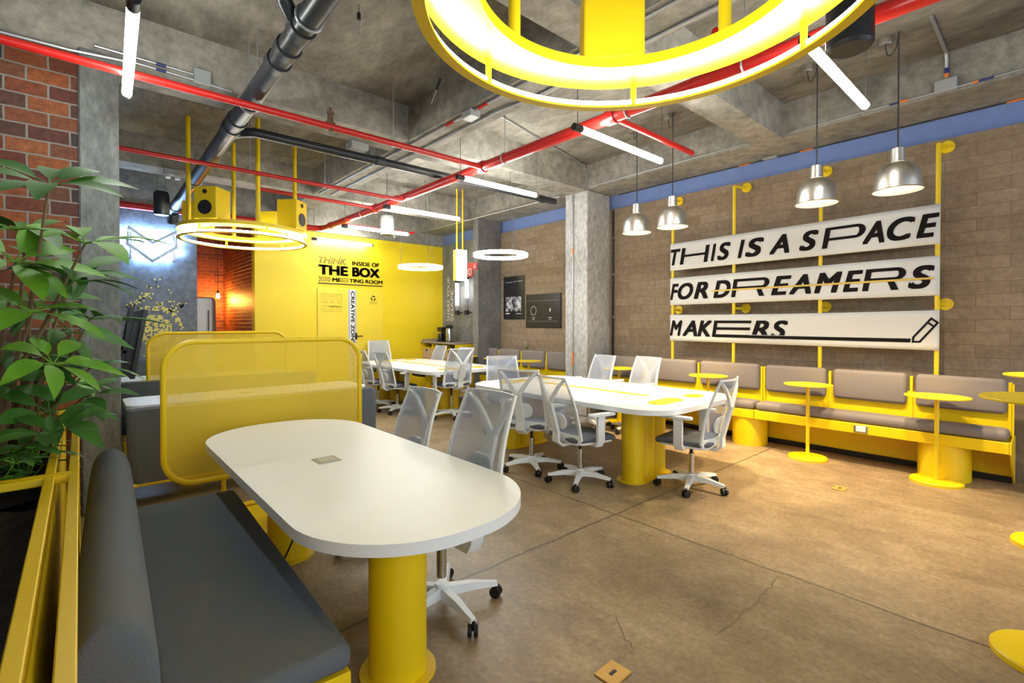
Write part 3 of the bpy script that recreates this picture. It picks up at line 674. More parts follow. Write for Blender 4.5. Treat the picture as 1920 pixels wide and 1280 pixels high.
# cafe tables
def side_table(lbl, x, y, h=.82, rt=.245, rb=.20, grp='round yellow side tables'):
    t = thing('side_table', lbl, 'side table', (x, y, 0), grp)
    link('table_top', LA((x, y, h - .012), [(rt - .002, 0), (rt, .003), (rt, .009), (rt - .002, .012)], 56), M['yellow'], t, True)
    link('pole', T([(x, y, .03), (x, y, h - .01)], .018, 14), M['yellow'], t, True)
    link('base_disc', LA((x, y, 0), [(rb, 0), (rb, .022), (rb - .006, .03)], 56), M['yellow'], t, True)
side_table('round yellow side table at the right end of the bench', 6.02, .80, .815, .245, .20)
side_table('round yellow side table beside the metal socket in the bench', 6.02, 1.885, .825, .235, .19)
side_table('round yellow side table behind the chair at the middle table end', 6.02, 3.03, .83, .235)
side_table('round yellow side table seen through the mesh chairs near the column', 6.03, 4.42, .83, .235)
side_table('round yellow side table before the grey bench, under the wider black poster', 5.95, 6.30, .83, .235)
side_table('round yellow side table before the grey bench, below the tall black poster', 5.95, 7.20, .83, .235)
side_table('small round yellow table beside the coffee counter column', 5.9, 8.05, .83, .22)
side_table('tall yellow bar table cut by the right edge of the picture, nearest', 3.20, .03, 1.165, .245, .20, 'tall yellow bar tables')
side_table('tall yellow bar table farther back at the right edge of the picture', 4.84, .05, 1.15, .245, .20, 'tall yellow bar tables')

# ------------------------------------------------------------------ banners
rk = thing('banner_frame', 'four yellow posts carrying the cloth banners over the bench', 'frame', (6.5, 2.3, 2))
PY = (.866, 1.903, 2.909, 3.797); FY = (.822, 1.90, 2.824, 3.797)
for y, f in zip(PY, FY):
    r = .021
    link('post', T([(6.47, y, .56), (6.47, y, 3.30)], r, 12), M['yellow'], rk, True)
    for z in (3.29, 1.69):
        bm = T([(6.47, y, z), (6.64, f, z)], .017, 10); link('post_arm', bm, M['yellow'], rk, True)
        bm = T([(6.632, f, z), (6.655, f, z)], .062, 24); link('wall_flange', bm, M['yellow'], rk, True)
random.seed(3)
def banner(lbl, zl0, zl1, zr0, zr1, sag, letters):
    t = thing('cloth_banner', lbl, 'banner', (6.44, 2.3, zl0), 'white cloth banners')
    y0, y1 = 3.823, .845; n = 60
    def P(u, v, d=0.):
        zb = zl0 + (zr0 - zl0) * u; zt = zl1 + (zr1 - zl1) * u
        z = zb + (zt - zb) * v - sag * sin(pi * u) * v * .6
        x = 6.444 + .006 * sin(u * 9 + v * 2.2) * sin(pi * u) - d
        return Vector((x, y0 + (y1 - y0) * u, z))
    bm = bmesh.new(); g = [[bm.verts.new(P(i / n, j / 8)) for j in range(9)] for i in range(n + 1)]
    for i in range(n):
        for j in range(8): bm.faces.new((g[i][j], g[i + 1][j], g[i + 1][j + 1], g[i][j + 1]))
    o = link('banner_cloth', bm, M['banner'], t, True)
    so = o.modifiers.new('thick', 'SOLIDIFY'); so.thickness = .003; so.offset = 0
    bm = bmesh.new(); U = lambda y: (y - y0) / (y1 - y0); V0, V1 = .19, .785; sh = .16
    def fit(me, ya, yb):
        # letters were sheared already: stretch into the slot
        xs = [v.co.x for v in me.vertices]; ys = [v.co.y for v in me.vertices]; a, b, c, d = min(xs), max(xs), min(ys), max(ys)
        vs = [bm.verts.new(P(U(ya) + (v.co.x - a) / (b - a) * (U(yb) - U(ya)), V0 + (v.co.y - c) / (d - c) * (V1 - V0), .006)) for v in me.vertices]
        for p in me.polygons:
            try: bm.faces.new([vs[i] for i in p.vertices])
            except ValueError: pass
        bpy.data.meshes.remove(me)
    H = .235
    def fill(pts2, ya, yb):
        # a letter drawn by hand: points (x in metres from the slot's left foot, y 0..1), leaning like the rest
        c = []
        for i in range(len(pts2)):
            (xa, va), (xb, vb) = pts2[i], pts2[(i + 1) % len(pts2)]
            k = max(1, int(abs(xb - xa) / .05))
            for q in range(k):
                x = xa + (xb - xa) * q / k; v = va + (vb - va) * q / k; c.append((x, v))
        for_bm = [bm.verts.new(P(U(ya - (x + v * sh * H)), V0 + v * (V1 - V0), .006)) for x, v in c]
        bm.faces.new(for_bm)
    def bar(x0, x1, v0, v1, ya):
        k = max(1, int((x1 - x0) / .05))
        for q in range(k):
            a = x0 + (x1 - x0) * q / k; b = x0 + (x1 - x0) * (q + 1) / k
            bm.faces.new([bm.verts.new(P(U(ya - (x + v * sh * H)), V0 + v * (V1 - V0), .006)) for x, v in ((a, v0), (b, v0), (b, v1), (a, v1))])
    def arch(ya, x0, x1, va, vb, th, tv, rr):
        # rounded right end of a stretched P or R between heights va and vb
        n = 8; xo = []; xi = []; m = (va + vb) / 2; hv = (vb - va) / 2
        for k in range(n + 1):
            a = -pi / 2 + pi * k / n
            xo.append((x1 - rr + rr * cos(a), m + hv * sin(a))); xi.append((x1 - rr + (rr - th) * cos(a), m + (hv - tv) * sin(a)))
        for k in range(n): fill([xo[k], xo[k + 1], xi[k + 1], xi[k]], ya, 0)
        bar(x0, x1 - rr, vb - tv, vb, ya); bar(x0, x1 - rr, va, va + tv, ya)
    for it in letters:
        c, ya, yb = it[:3]; w = ya - yb - sh * H
        if len(it) == 3: fit(glyphs(c, .036, .27), ya, yb)
        elif it[3] == 'H': bar(0, .055, 0, 1, ya); bar(w - .055, w, 0, 1, ya); bar(.045, w - .045, .44, .58, ya)
        elif it[3] == 'P': bar(0, .055, 0, 1, ya); arch(ya, .055, w, .36, 1, .06, .13, .085)
        elif it[3] == 'R':
            bar(0, .055, 0, 1, ya); arch(ya, .055, w, .42, 1, .06, .15, .085)
            fill([(w - .15, .42), (w - .09, .42), (w - .035, 0), (w - .10, 0)], ya, 0)
        elif it[3] == 'E':
            bar(0, .05, 0, 1, ya)
            for v in ((0, .17), (.44, .60), (.84, 1.0)): bar(.05, w, v[0], v[1], ya)
        elif it[3] == 'line': bar(0, ya - yb, -.01, .16, ya)
        elif it[3] == 'pencil':
            s = 1.28; Z = lambda x, v: (x, v)
            def seg(a, b, th=.018):
                dx, dv = b[0] - a[0], (b[1] - a[1]) * H; l = sqrt(dx * dx + dv * dv); nx, nv = -dv / l * th / 2, dx / l * th / 2 / H; ex, ev = dx / l * th * .4, dv / l * th * .4 / H
                vv = [(a[0] - ex + nx, a[1] - ev + nv), (a[0] - ex - nx, a[1] - ev - nv), (b[0] + ex - nx, b[1] + ev - nv), (b[0] + ex + nx, b[1] + ev + nv)]
                bm.faces.new([bm.verts.new(P(U(ya - x), V0 + v * (V1 - V0), .006)) for x, v in vv])
            A = [(0, .02), (.004, .22), (.145, 1.02), (.195, .84), (.055, .03), (0, .02)]
            for a, b in zip(A[:-1], A[1:]): seg(a, b)
            seg((.115, .86), (.165, .68))
        elif it[3] == 'cut':
            me = glyphs(c, .03, .27); bq = bmesh.new(); bq.from_mesh(me); ys = [v.co.y for v in bq.verts]; lo, hi = min(ys), max(ys); cut = lo + (hi - lo) * .19
            bmesh.ops.bisect_plane(bq, geom=bq.verts[:] + bq.edges[:] + bq.faces[:], plane_co=(0, cut, 0), plane_no=(0, -1, 0), clear_outer=True)
            bq.to_mesh(me); bq.free(); v_ = V0
            xs = [v.co.x for v in me.vertices]; a, b = min(xs), max(xs)
            vs = [bm.verts.new(P(U(ya) + (v.co.x - a) / (b - a) * (U(yb) - U(ya)), V0 + (v.co.y - lo) / (hi - lo) * (V1 - V0), .006)) for v in me.vertices]
            for p in me.polygons: bm.faces.new([vs[i] for i in p.vertices])
            bpy.data.meshes.remove(me)
    link('banner_lettering', bm, M['ink'], o)
    return P, U, o
banner('top white cloth banner reading THIS IS A SPACE', 2.254, 2.641, 2.290, 2.689, .0, [('T', 3.815, 3.66), ('H', 3.672, 3.225, 'H'), ('I', 3.214, 3.135), ('S', 3.125, 2.938), ('I', 2.849, 2.757), ('S', 2.753, 2.518), ('A', 2.459, 2.227), ('S', 2.121, 1.917), ('P', 1.884, 1.45, 'P'), ('A', 1.494, 1.296), ('C', 1.275, 1.037), ('E', 1.030, .848)])
Pb, Ub, ob = banner('middle white cloth banner reading FOR DREAMERS with a yellow strike line', 1.757, 2.145, 1.774, 2.172, .0, [('F', 3.82, 3.685), ('O', 3.702, 3.465), ('R', 3.457, 3.248), ('D', 3.175, 2.937), ('R', 2.933, 2.44, 'R'), ('E', 2.434, 2.203), ('A', 2.229, 1.992), ('M', 1.959, 1.678), ('E', 1.673, 1.483), ('R', 1.492, 1.098, 'R'), ('S', 1.095, .882)])
bm = bmesh.new()
for k in range(40):
    ya, yb = 3.203 + (.883 - 3.203) * k / 40, 3.203 + (.883 - 3.203) * (k + 1) / 40
    vs_ = [bm.verts.new(Pb(Ub(y), v, .0085)) for y, v in ((ya, .415), (yb, .415), (yb, .468), (ya, .468))]; bm.faces.new(vs_)
tag(link('strike_line', bm, plain('gold_print', (.70, .48, .09), .5), ob), 'yellow strike line')
banner('bottom white cloth banner reading MAKERS with a drawn pencil', 1.243, 1.617, 1.222, 1.627, .02, [('M', 3.823, 3.627), ('A', 3.627, 3.402), ('K', 3.402, 3.187), ('E', 3.195, 2.666, 'E'), ('line', 3.16, 1.072, 'line'), ('R', 2.663, 2.453, 'cut'), ('S', 2.434, 2.238, 'cut'), ('p', 1.050, .85, 'pencil')])

# ------------------------------------------------------------------ posters, sign, wall lamps, wifi box
def poster(lbl, y0, y1, z0, z1): 
    t = thing('poster', lbl, 'poster', (6.63, (y0 + y1) / 2, z0), 'black posters on the block wall')
    link('poster_panel', B((6.625, y1, z0), (6.651, y0, z1), .003, 1), M['poster'], t); return t
crater, nt, b = new_mat('cratered_print'); tc = nt.nodes.new('ShaderNodeTexCoord'); v = nt.nodes.new('ShaderNodeTexVoronoi'); v.inputs['Scale'].default_value = 9; nt.links.new(tc.outputs['Object'], v.inputs['Vector'])
n = nt.nodes.new('ShaderNodeTexNoise'); n.inputs['Scale'].default_value = 11; n.inputs['Detail'].default_value = 8; nt.links.new(tc.outputs['Object'], n.inputs['Vector'])
mu = nt.nodes.new('ShaderNodeMath'); mu.operation = 'MULTIPLY'; nt.links.new(v.outputs['Distance'], mu.inputs[0]); nt.links.new(n.outputs['Fac'], mu.inputs[1])
r = nt.nodes.new('ShaderNodeValToRGB'); r.color_ramp.elements[0].position = .14; r.color_ramp.elements[0].color = (.012, .012, .014, 1); r.color_ramp.elements[1].position = .42; r.color_ramp.elements[1].color = (.6, .6, .62, 1); nt.links.new(mu.outputs[0], r.inputs[0]); nt.links.new(r.outputs[0], b.inputs['Base Color'])
p = poster('tall black poster with a grey cratered picture', 7.776, 7.15, 1.575, 2.446)
bm = bmesh.new(); quad(bm, (6.623, 7.70, 1.735), (6.623, 7.23, 1.735), (6.623, 7.23, 2.03), (6.623, 7.70, 2.03)); link('poster_picture', bm, crater, p)
bm = bmesh.new(); 
for a, c, z, h_ in ((7.71, 7.50, 2.325, .008), (7.47, 7.38, 2.33, .008), (7.34, 7.20, 2.335, .008), (7.70, 7.58, 1.68, .02), (7.38, 7.22, 1.68, .009)): quad(bm, (6.623, a, z), (6.623, c, z), (6.623, c, z + h_), (6.623, a, z + h_))
link('poster_print', bm, M['white'], p)
p = poster('wide black poster with a thin circle and a small flame', 7.095, 6.157, 1.406, 2.054)
Q = lambda y, z: Vector((6.622, -y, z))
bm = bmesh.new(); strokes(bm, Q, [(-6.875 + .075 * cos(t * pi / 12), 1.735 + .085 * sin(t * pi / 12)) for t in range(25)], .008)
bm.faces.new([bm.verts.new(Q(-6.425 + x, 1.74 + z)) for x, z in ((-.018, -.03), (.008, -.025), (.018, .0), (.005, .05), (-.01, .02))])
for y in (-6.875, -6.425):
    for z, w in ((1.60, .05), (1.565, .03)): strokes(bm, Q, [(y - w, z), (y + w, z)], .008)
link('poster_print', bm, M['white'], p)
bm = bmesh.new()
for z in (1.53, 1.925): strokes(bm, Q, [(-7.05, z), (-6.2, z)], .004)
tag(link('poster_rule', bm, M['greybox'], p), 'thin grey rules')
rs = thing('extinguisher_sign', 'red L-shaped fire extinguisher sign on the edge of the dark fin', 'sign', (6.03, 8.05, 2.58))
bm = bmesh.new(); pts = [(8.235, 2.74), (7.895, 2.715), (7.895, 2.57), (8.045, 2.577), (8.045, 2.44), (8.235, 2.45)]
A = [bm.verts.new((6.034, y, z)) for y, z in pts]; Bq = [bm.verts.new((6.022, y, z)) for y, z in pts]; bm.faces.new(A); bm.faces.new(Bq[::-1])
for i in range(6): bm.faces.new((A[i], A[(i + 1) % 6], Bq[(i + 1) % 6], Bq[i]))
link('sign_plate', bm, M['redsign'], rs)
Q = lambda y, z: Vector((6.019, -y, z)); bm = bmesh.new()
strokes(bm, Q, [(-8.165, 2.49), (-8.165, 2.60), (-8.12, 2.62), (-8.09, 2.60), (-8.09, 2.49), (-8.165, 2.49)], .018); strokes(bm, Q, [(-8.205, 2.5), (-8.205, 2.59), (-8.165, 2.61)], .014)
strokes(bm, Q, [(-7.975, 2.69), (-7.975, 2.62)], .016); strokes(bm, Q, [(-8.005, 2.64), (-7.975, 2.615), (-7.945, 2.64)], .014)
link('sign_symbol', bm, M['white'], rs)
bm = bmesh.new()
for k, (s_, z0, z1) in enumerate((('SHARE YOUR', 1.54, 2.60), ('SHAPE', 1.54, 2.28))):
    lay(bm, glyphs(s_), (6.632, 9.76 - k * .15 , z0), (0, 0, 1), (0, 1, 0), z1 - z0, .115)
tag(link('wall_lettering', bm, M['white']), 'white upright lettering on the grey wall by the lamp tubes', 'lettering')
def wall_tube(lbl, y, zb, zt, zl):
    t = thing('wall_lamp', lbl, 'wall lamp', (6.5, y, zb), 'upright wall lamp tubes')
    link('glowing_tube', T([(6.5, y, zl), (6.5, y, zt)], .042, 16), M['wall_glow'], t, True)
    link('smoked_tube', T([(6.5, y, zb + .06), (6.5, y, zl)], .042, 16), M['glass'], t, True)
    for z in (zb, zt - .01):
        link('end_cap', T([(6.5, y, z), (6.5, y, z + .10)], .056, 16), M['black'], t, True)
        link('wall_bracket', T([(6.5, y, z + .05), (6.64, y, z + .05)], .012, 8), M['black'], t)
wall_tube('upright lamp tube on the grey wall, the one next to the white lettering', 9.27, 1.68, 2.42, 1.90)
wall_tube('upright lamp tube on the grey wall, the one next to the dark fin', 8.90, 1.68, 2.48, 2.06)
wb = thing('wifi_box', 'lit white and yellow hanging box with a wifi symbol', 'sign', (5.35, 7.6, 2.55))
link('box_body', B((5.24, 7.50, 2.29), (5.47, 7.60, 2.86), .004, 1), M['yellow'], wb)
link('lit_face', B((5.235, 7.488, 2.285), (5.475, 7.500, 2.865), .002, 1), M['screenlit'], wb)
Q = lambda x, z: Vector((x, 7.485, z)); bm = bmesh.new()
for rr_ in (.03, .055): strokes(bm, Q, [(5.355 + rr_ * cos(radians(45 + 9 * t)), 2.60 + rr_ * sin(radians(45 + 9 * t))) for t in range(11)], .009)
strokes(bm, Q, [(5.351, 2.592), (5.359, 2.592)], .014); link('wifi_symbol', bm, M['ink'], wb)
for x in (5.29, 5.42): link('hanging_rod', T([(x, 7.55, 2.86), (x, 7.55, 4.0)], .014, 8), M['yellow'], wb)

# ------------------------------------------------------------------ coffee counter
cc = thing('coffee_counter', 'coffee counter with plywood drawers and yellow frame beside the yellow wall', 'counter', (6.35, 9.4, 0))
link('counter_top', B((6.02, 8.70, 1.03), (6.65, 10.09, 1.065), .004, 1), M['wood'], cc)
bm = bmesh.new()
for y in (8.72, 9.18, 9.64, 10.04): box(bm, (6.06, y - .012, .0), (6.62, y + .012, 1.03))
for z in (.30, .66, .92): box(bm, (6.06, 8.72, z - .01), (6.10, 10.04, z + .01))
link('counter_frame', bm, M['yellow'], cc)
for y in (8.74, 9.20, 9.66):
    for z in (.32, .68):
        d = link('drawer', B((6.055, y, z), (6.55, y + .42 - (.04 if y > 9.6 else 0), z + .22), .003, 1), M['ply'], cc)
        link('drawer_slot', B((6.050, y + .17, z + .17), (6.057, y + .25, z + .20)), M['black'], d)
link('counter_back', B((6.60, 8.72, .05), (6.63, 10.04, 1.03)), M['wood'], cc)
tr = thing('tray', 'low greige tray box on the coffee counter against the yellow wall', 'tray', (6.2, 9.92, 1.065))
bm = bmesh.new()
for lo, hi in (((6.06, 9.72, 1.065), (6.36, 10.06, 1.075)), ((6.06, 9.72, 1.075), (6.07, 10.06, 1.12)), ((6.35, 9.72, 1.075), (6.36, 10.06, 1.12)), ((6.06, 9.72, 1.075), (6.36, 9.73, 1.12)), ((6.06, 10.05, 1.075), (6.36, 10.06, 1.12)), ((6.06, 9.88, 1.075), (6.36, 9.89, 1.12))): box(bm, lo, hi)
link('tray_box', bm, M['wood'], tr)
cm = thing('coffee_maker', 'black coffee maker on the counter', 'coffee maker', (6.3, 9.56, 1.065))
link('maker_base', B((6.19, 9.47, 1.065), (6.40, 9.66, 1.10), .008), M['black'], cm); link('maker_tower', B((6.30, 9.48, 1.10), (6.40, 9.65, 1.36), .012), M['black'], cm)
link('brew_head', B((6.20, 9.48, 1.30), (6.40, 9.65, 1.40), .012), M['black'], cm); link('carafe', LA((6.24, 9.565, 1.10), [(.05, 0), (.062, .06), (.05, .14), (.042, .16)], 20), M['black'], cm, True)
th = thing('airpot', 'steel airpot with black pump lid on the counter', 'airpot', (6.3, 9.30, 1.065))
link('airpot_body', LA((6.3, 9.30, 1.065), [(.078, 0), (.08, .02), (.08, .29), (.072, .31)], 28), M['steel'], th, True)
link('pump_lid', LA((6.3, 9.30, 1.375), [(.074, 0), (.086, .012), (.086, .04), (.06, .075), (.02, .085)], 28), M['black'], th, True)
link('airpot_spout', T([(6.24, 9.28, 1.40), (6.17, 9.25, 1.39)], .014, 8), M['black'], th); link('airpot_foot', LA((6.3, 9.30, 1.065), [(.083, 0), (.083, .02)], 28), M['black'], th)
# little plant on the ledge behind the grey bench
sp = thing('ledge_plant', 'tiny leggy plant peeking over the grey bench under the posters', 'plant', (6.52, 6.95, 0))
random.seed(5); bm = bmesh.new()
for k in range(9):
    a = random.uniform(0, 6.28); tube(bm, [(6.53, 6.95 + random.uniform(-.05, .05), .95), (6.53 + .03 * cos(a), 6.95 + .08 * sin(a), 1.02 + random.random() * .09)], [.005, .002], 5)
link('leaves', bm, M['leaf'], sp); link('plant_pot', LA((6.53, 6.95, 0), [(.06, 0), (.075, .95)], 16), M['blackm'], sp, True)

# ================================================================== TABLES
def long_table(lbl, x0, x1, y0, y1, r, legs, h=.74, insets=True, socket=None):
    t = thing('meeting_table', lbl, 'table', ((x0 + x1) / 2, (y0 + y1) / 2, 0), 'white long tables with rounded ends')
    bm = prism(bmesh.new(), rrect(x0, x1, y0, y1, r, 14), h - .045, h, .004); link('table_top', bm, M['white_top'], t, True, 40)
    for cyls, plate in legs:
        bm = bmesh.new()
        for (x, y, rr_) in cyls: lathe(bm, (x, y, .012), [(rr_, 0), (rr_, h - .058)], 36)
        prism(bm, plate, 0, .012)
        link('leg', bm, M['yellow'], t, True)
    return t
plate = lambda x0, x1, y0, y1: rrect(x0, x1, y0, y1, min(x1 - x0, y1 - y0) * .49, 8)
ta = long_table('nearest white table with rounded ends beside the grey sofa', .585, 1.59, 1.45, 4.0, .47, [ ([(1.02, 1.90, .122)], plate(.86, 1.18, 1.74, 2.06)), ([(1.0, 3.32, .122)], plate(.84, 1.16, 3.16, 3.48))], .74)
def socket(t, x, y, z, rot):
    m = Matrix.Translation((x, y, z)) @ Matrix.Rotation(rot, 4, 'Z')
    bm = B((-.062, -.062, 0), (.062, .062, .004), .002, 1); bmesh.ops.transform(bm, matrix=m, verts=bm.verts); o = link('socket_frame', bm, plain('socket_grey', (.38, .36, .31), .5), t)
    bm = B((-.044, -.044, .003), (.044, .044, .006), .001, 1); bmesh.ops.transform(bm, matrix=m, verts=bm.verts); link('socket_insert', bm, plain('socket_cream', (.5, .47, .36), .5), o)
socket(ta, 1.02, 2.71, .7395, 0)
def cluster(x, y, s):
    return ([(x, y, .105), (x + .21, y + .02 * s, .105), (x + .42, y + .03 * s, .105)], rrect(x - .135, x + .56, y - .13, y + .15, .13, 6))
tb = long_table('second white table with a yellow slot and yellow plates, in the middle of the room', 3.62, 5.22, 2.24, 5.02, .36, [cluster(3.93, 2.72, 1), cluster(3.93, 4.45, 1)], .74)
tc_ = long_table('farthest white table, before the yellow wall', 3.98, 5.50, 6.35, 9.25, .36, [cluster(4.30, 6.85, 1), cluster(4.30, 8.6, 1)], .74)
def tops(t, x0, x1, y0, y1, m):
    z = .7395
    bm = prism(bmesh.new(), rrect(m - .035, m + .035, y0 + .62, y1 - .62, .03, 5), z, z + .006, .001); link('cable_slot', bm, M['yellow'], t)
    for y in (y0 + .23, y1 - .40):
        for xx in (m - .42, m + .24):
            bm = prism(bmesh.new(), rrect(xx - .0, xx + (.46 if xx < m else .22), y, y + .17, .08, 6), z, z + .012, .002); link('grommet_plate', bm, M['yellow'], t)
tops(tb, 3.62, 5.22, 2.24, 5.02, 4.42); tops(tc_, 3.98, 5.50, 6.35, 9.25, 4.74)
tag(link('power_cable', T([(1.10, 3.0, .68), (1.02, 3.05, .35), (.92, 3.12, .08), (.85, 3.2, .008), (.80, 3.62, .008)], .006, 6), M['black']), 'black power cable hanging from the nearest table to the floor', 'cable')

# ================================================================== OFFICE CHAIRS
def make_chair():
    t = thing('office_chair', 'chair', 'office chair', (0, 0, 0), 'white mesh office chairs', True)
    bm = lathe(bmesh.new(), (0, 0, .055), [(.036, 0), (.042, .02), (.034, .075)], 20)
    for k in range(5):
        a = 2 * pi * k / 5 + pi / 2
        d = Vector((cos(a), sin(a), 0)); nrm = Vector((-sin(a), cos(a), 0))
        sec = []
        for rr_, hw, z0, z1 in ((.02, .030, .065, .118), (.16, .026, .075, .112), (.305, .018, .066, .086)):
            c = d * rr_; sec.append([bm.verts.new(c + nrm * hw + Vector((0, 0, z0))), bm.verts.new(c - nrm * hw + Vector((0, 0, z0))), bm.verts.new(c - nrm * hw * .7 + Vector((0, 0, z1))), bm.verts.new(c + nrm * hw * .7 + Vector((0, 0, z1)))])
        for A, Q_ in zip(sec[:-1], sec[1:]):
            for i in range(4): bm.faces.new((A[i], A[(i + 1) % 4], Q_[(i + 1) % 4], Q_[i]))
        bm.faces.new(sec[0][::-1]); bm.faces.new(sec[-1])
    link('star_base', bm, M['white_pl'], t)
    for k in range(5):
        a = 2 * pi * k / 5 + pi / 2; c = Vector((cos(a), sin(a), 0)) * .30; tw = a + .9
        bm = bmesh.new(); ax = Vector((cos(tw), sin(tw), 0)); ct = c + Vector((0, 0, .030))
        tube(bm, [ct - ax * .024, ct - ax * .006], .030, 16); tube(bm, [ct + ax * .006, ct + ax * .024], .030, 16); tube(bm, [(c.x, c.y, .03), (c.x, c.y, .075)], .012, 8)
        link('caster', bm, M['black'], t, True)
    link('gas_lift', T([(0, 0, .12), (0, 0, .30)], .026, 16), M['chrome'], t, True)
    up = []
    bm = T([(0, 0, .26), (0, 0, .40)], .016, 12); box(bm, (-.06, -.12, .375), (.06, .10, .415), .01); up.append(link('tilt_mechanism', bm, M['black'], t))
    # seat: rounded slab, its front edge rolled down
    def seatpts(s): return [(x * s, y) for x, y in rrect(-.245, .245, -.23, .27, .09, 6)]
    bm = bmesh.new(); pts = rrect(-.245, .245, -.23, .27, .09, 6)
    rows = []
    for sc, z in ((.96, .428), (1.0, .44), (1.0, .458), (.95, .474), (.6, .478), (.2, .474)):
        rows.append([bm.verts.new((x * sc, .02 + (y - .02) * sc, z - max(0, y - .12) ** 2 * .9)) for x, y in pts])
    for A, Q_ in zip(rows[:-1], rows[1:]):
        for i in range(len(pts)): bm.faces.new((A[i], A[(i + 1) % len(pts)], Q_[(i + 1) % len(pts)], Q_[i]))
    bm.faces.new(rows[0][::-1]); bm.faces.new(rows[-1]); up.append(link('seat', bm, M['seat_fab'], t, True, 60))
    bm = prism(bmesh.new(), [(x * .97, y * .97) for x, y in rrect(-.24, .24, -.22, .25, .09, 6)], .408, .43, .006); up.append(link('seat_shell', bm, M['white_pl'], t))
    # backrest: y runs back as it rises; sides curve forward
    def Bk(u, v):   # u -1..1 across, v 0..1 up
        w = .245 - .035 * v
        y = -.215 - .155 * v + .03 * sin(pi * v) * 1.0 + .045 * u * u
        return Vector((w * u, y, .455 + .565 * v))
    def ribbon(path, wid, th):
        return path
    bm = bmesh.new(); g = [[bm.verts.new(Bk(-1 + 2 * i / 10, j / 12)) for j in range(13)] for i in range(11)]
    for i in range(10):
        for j in range(12): bm.faces.new((g[i][j], g[i + 1][j], g[i + 1][j + 1], g[i][j + 1]))
    up.append(link('backrest_net', bm, M['mesh'], t, True))
    bm = bmesh.new()
    side = lambda s: [Bk(s, v / 8) for v in range(9)]
    def flat(bm, pts, w0, w1, th, across):
        # a flat bar along pts; w0..w1 width along 'across', th thickness
        secs = []
        for i, p_ in enumerate(pts):
            w = w0 + (w1 - w0) * i / (len(pts) - 1); a_ = across(i) if callable(across) else across; a_ = Vector(a_).normalized()
            d = (pts[min(i + 1, len(pts) - 1)] - pts[max(i - 1, 0)]).normalized(); nn = d.cross(a_).normalized()
            secs.append([bm.verts.new(p_ + a_ * w / 2 + nn * th / 2), bm.verts.new(p_ - a_ * w / 2 + nn * th / 2), bm.verts.new(p_ - a_ * w / 2 - nn * th / 2), bm.verts.new(p_ + a_ * w / 2 - nn * th / 2)])
        for A, Q_ in zip(secs[:-1], secs[1:]):
            for i in range(4): bm.faces.new((A[i], A[(i + 1) % 4], Q_[(i + 1) % 4], Q_[i]))
        bm.faces.new(secs[0][::-1]); bm.faces.new(secs[-1])
    for s in (-1, 1): flat(bm, side(s), .036, .014, .016, Vector((1, 0, 0)))
    flat(bm, [Bk(-1 + k / 5, .985) for k in range(11)], .014, .014, .014, Vector((0, 0, 1)))
    flat(bm, [Bk(-1 + k / 5, .035) - Vector((0, 0, .012)) for k in range(11)], .062, .062, .016, Vector((0, 0, 1)))
    bmesh.ops.translate(bm, vec=(0, -.010, 0), verts=bm.verts); up.append(link('backrest_frame', bm, M['white_pl'], t))
    bm = bmesh.new(); off = lambda v: Vector((0, -.045 - .03 * sin(pi * min(1, v)), 0))
    tw = [Vector((0, -.10, .395)), Vector((0, -.23, .385)), Vector((0, -.275, .42))] + [Bk(0, v) + off(v) for v in (.08, .25, .42, .58)]
    flat(bm, tw, .098, .072, .028, Vector((1, 0, 0)))
    for s in (-1, 1):
        pth = [Bk(0, .56) + off(.56) + Vector((s * .012, 0, 0)), Bk(s * .30, .70) + Vector((0, -.055, 0)), Bk(s * .62, .85) + Vector((0, -.03, 0)), Bk(s * .93, .965) + Vector((0, -.004, 0))]
        flat(bm, pth, .052, .028, .022, Vector((1, 0, 0)))
    up.append(link('back_tower', bm, M['white_pl'], t))
    bm = bmesh.new(); pts = rrect(-.115, .115, -.07, .07, .065, 6)
    a_ = [bm.verts.new(Bk(x / .24, .27 + z / .56) + Vector((0, -.014, 0))) for x, z in pts]; b_ = [bm.verts.new(Bk(x / .24, .27 + z / .56) + Vector((0, -.028, 0))) for x, z in pts]
    bm.faces.new(a_); bm.faces.new(b_[::-1])
    for i in range(len(pts)): bm.faces.new((a_[i], a_[(i + 1) % len(pts)], b_[(i + 1) % len(pts)], b_[i]))
    up.append(link('lumbar_pad', bm, M['white_pl'], t, True))
    for s in (-1, 1):
        bm = bmesh.new()
        flat(bm, [Vector((s * .17, .0, .405)), Vector((s * .27, .0, .405)), Vector((s * .295, 0, .45)), Vector((s * .295, .0, .63)), Vector((s * .29, .01, .672))], .075, .075, .032, Vector((0, 1, 0)))
        q = prism(bmesh.new(), rrect(s * .285 - .04, s * .285 + .04, -.12, .17, .035, 5), .668, .69, .004)
        me = bpy.data.meshes.new('q'); q.to_mesh(me); q.free(); bm.from_mesh(me); bpy.data.meshes.remove(me)
        link('armrest', bm, M['white_pl'], t, True)
    for o in up: o['_u'] = 1
    return t
proto = make_chair(); first = [True]
def chair(lbl, x, y, fx, fy, dz=0., spin=0.):
    rz = atan2(fy, fx) - pi / 2
    if first[0]:
        first[0] = False; c = proto; c.location = (x, y, 0); c.rotation_euler = (0, 0, rz); c['label'] = lbl
    else: c = copy_tree(proto, (x, y, 0), rz, lbl)
    for k in c.children:
        if k.get('_u'): k.location = (0, 0, dz)
        elif k.name.startswith('armrest'): k.location = (0, 0, 0)
        elif k.name.startswith('gas_lift') and dz: k.location = (0, 0, dz * .5)
        if spin and not k.get('_u') and not k.name.startswith('armrest'): k.rotation_euler = (0, 0, spin)
chair('left one of two chairs showing Y backs before the middle table', 3.49, 3.65, .92, .39, .03)
chair('mesh chair at the nearest table, the one by the grey sofa end', 1.55, 3.10, -1, .02, 0.)
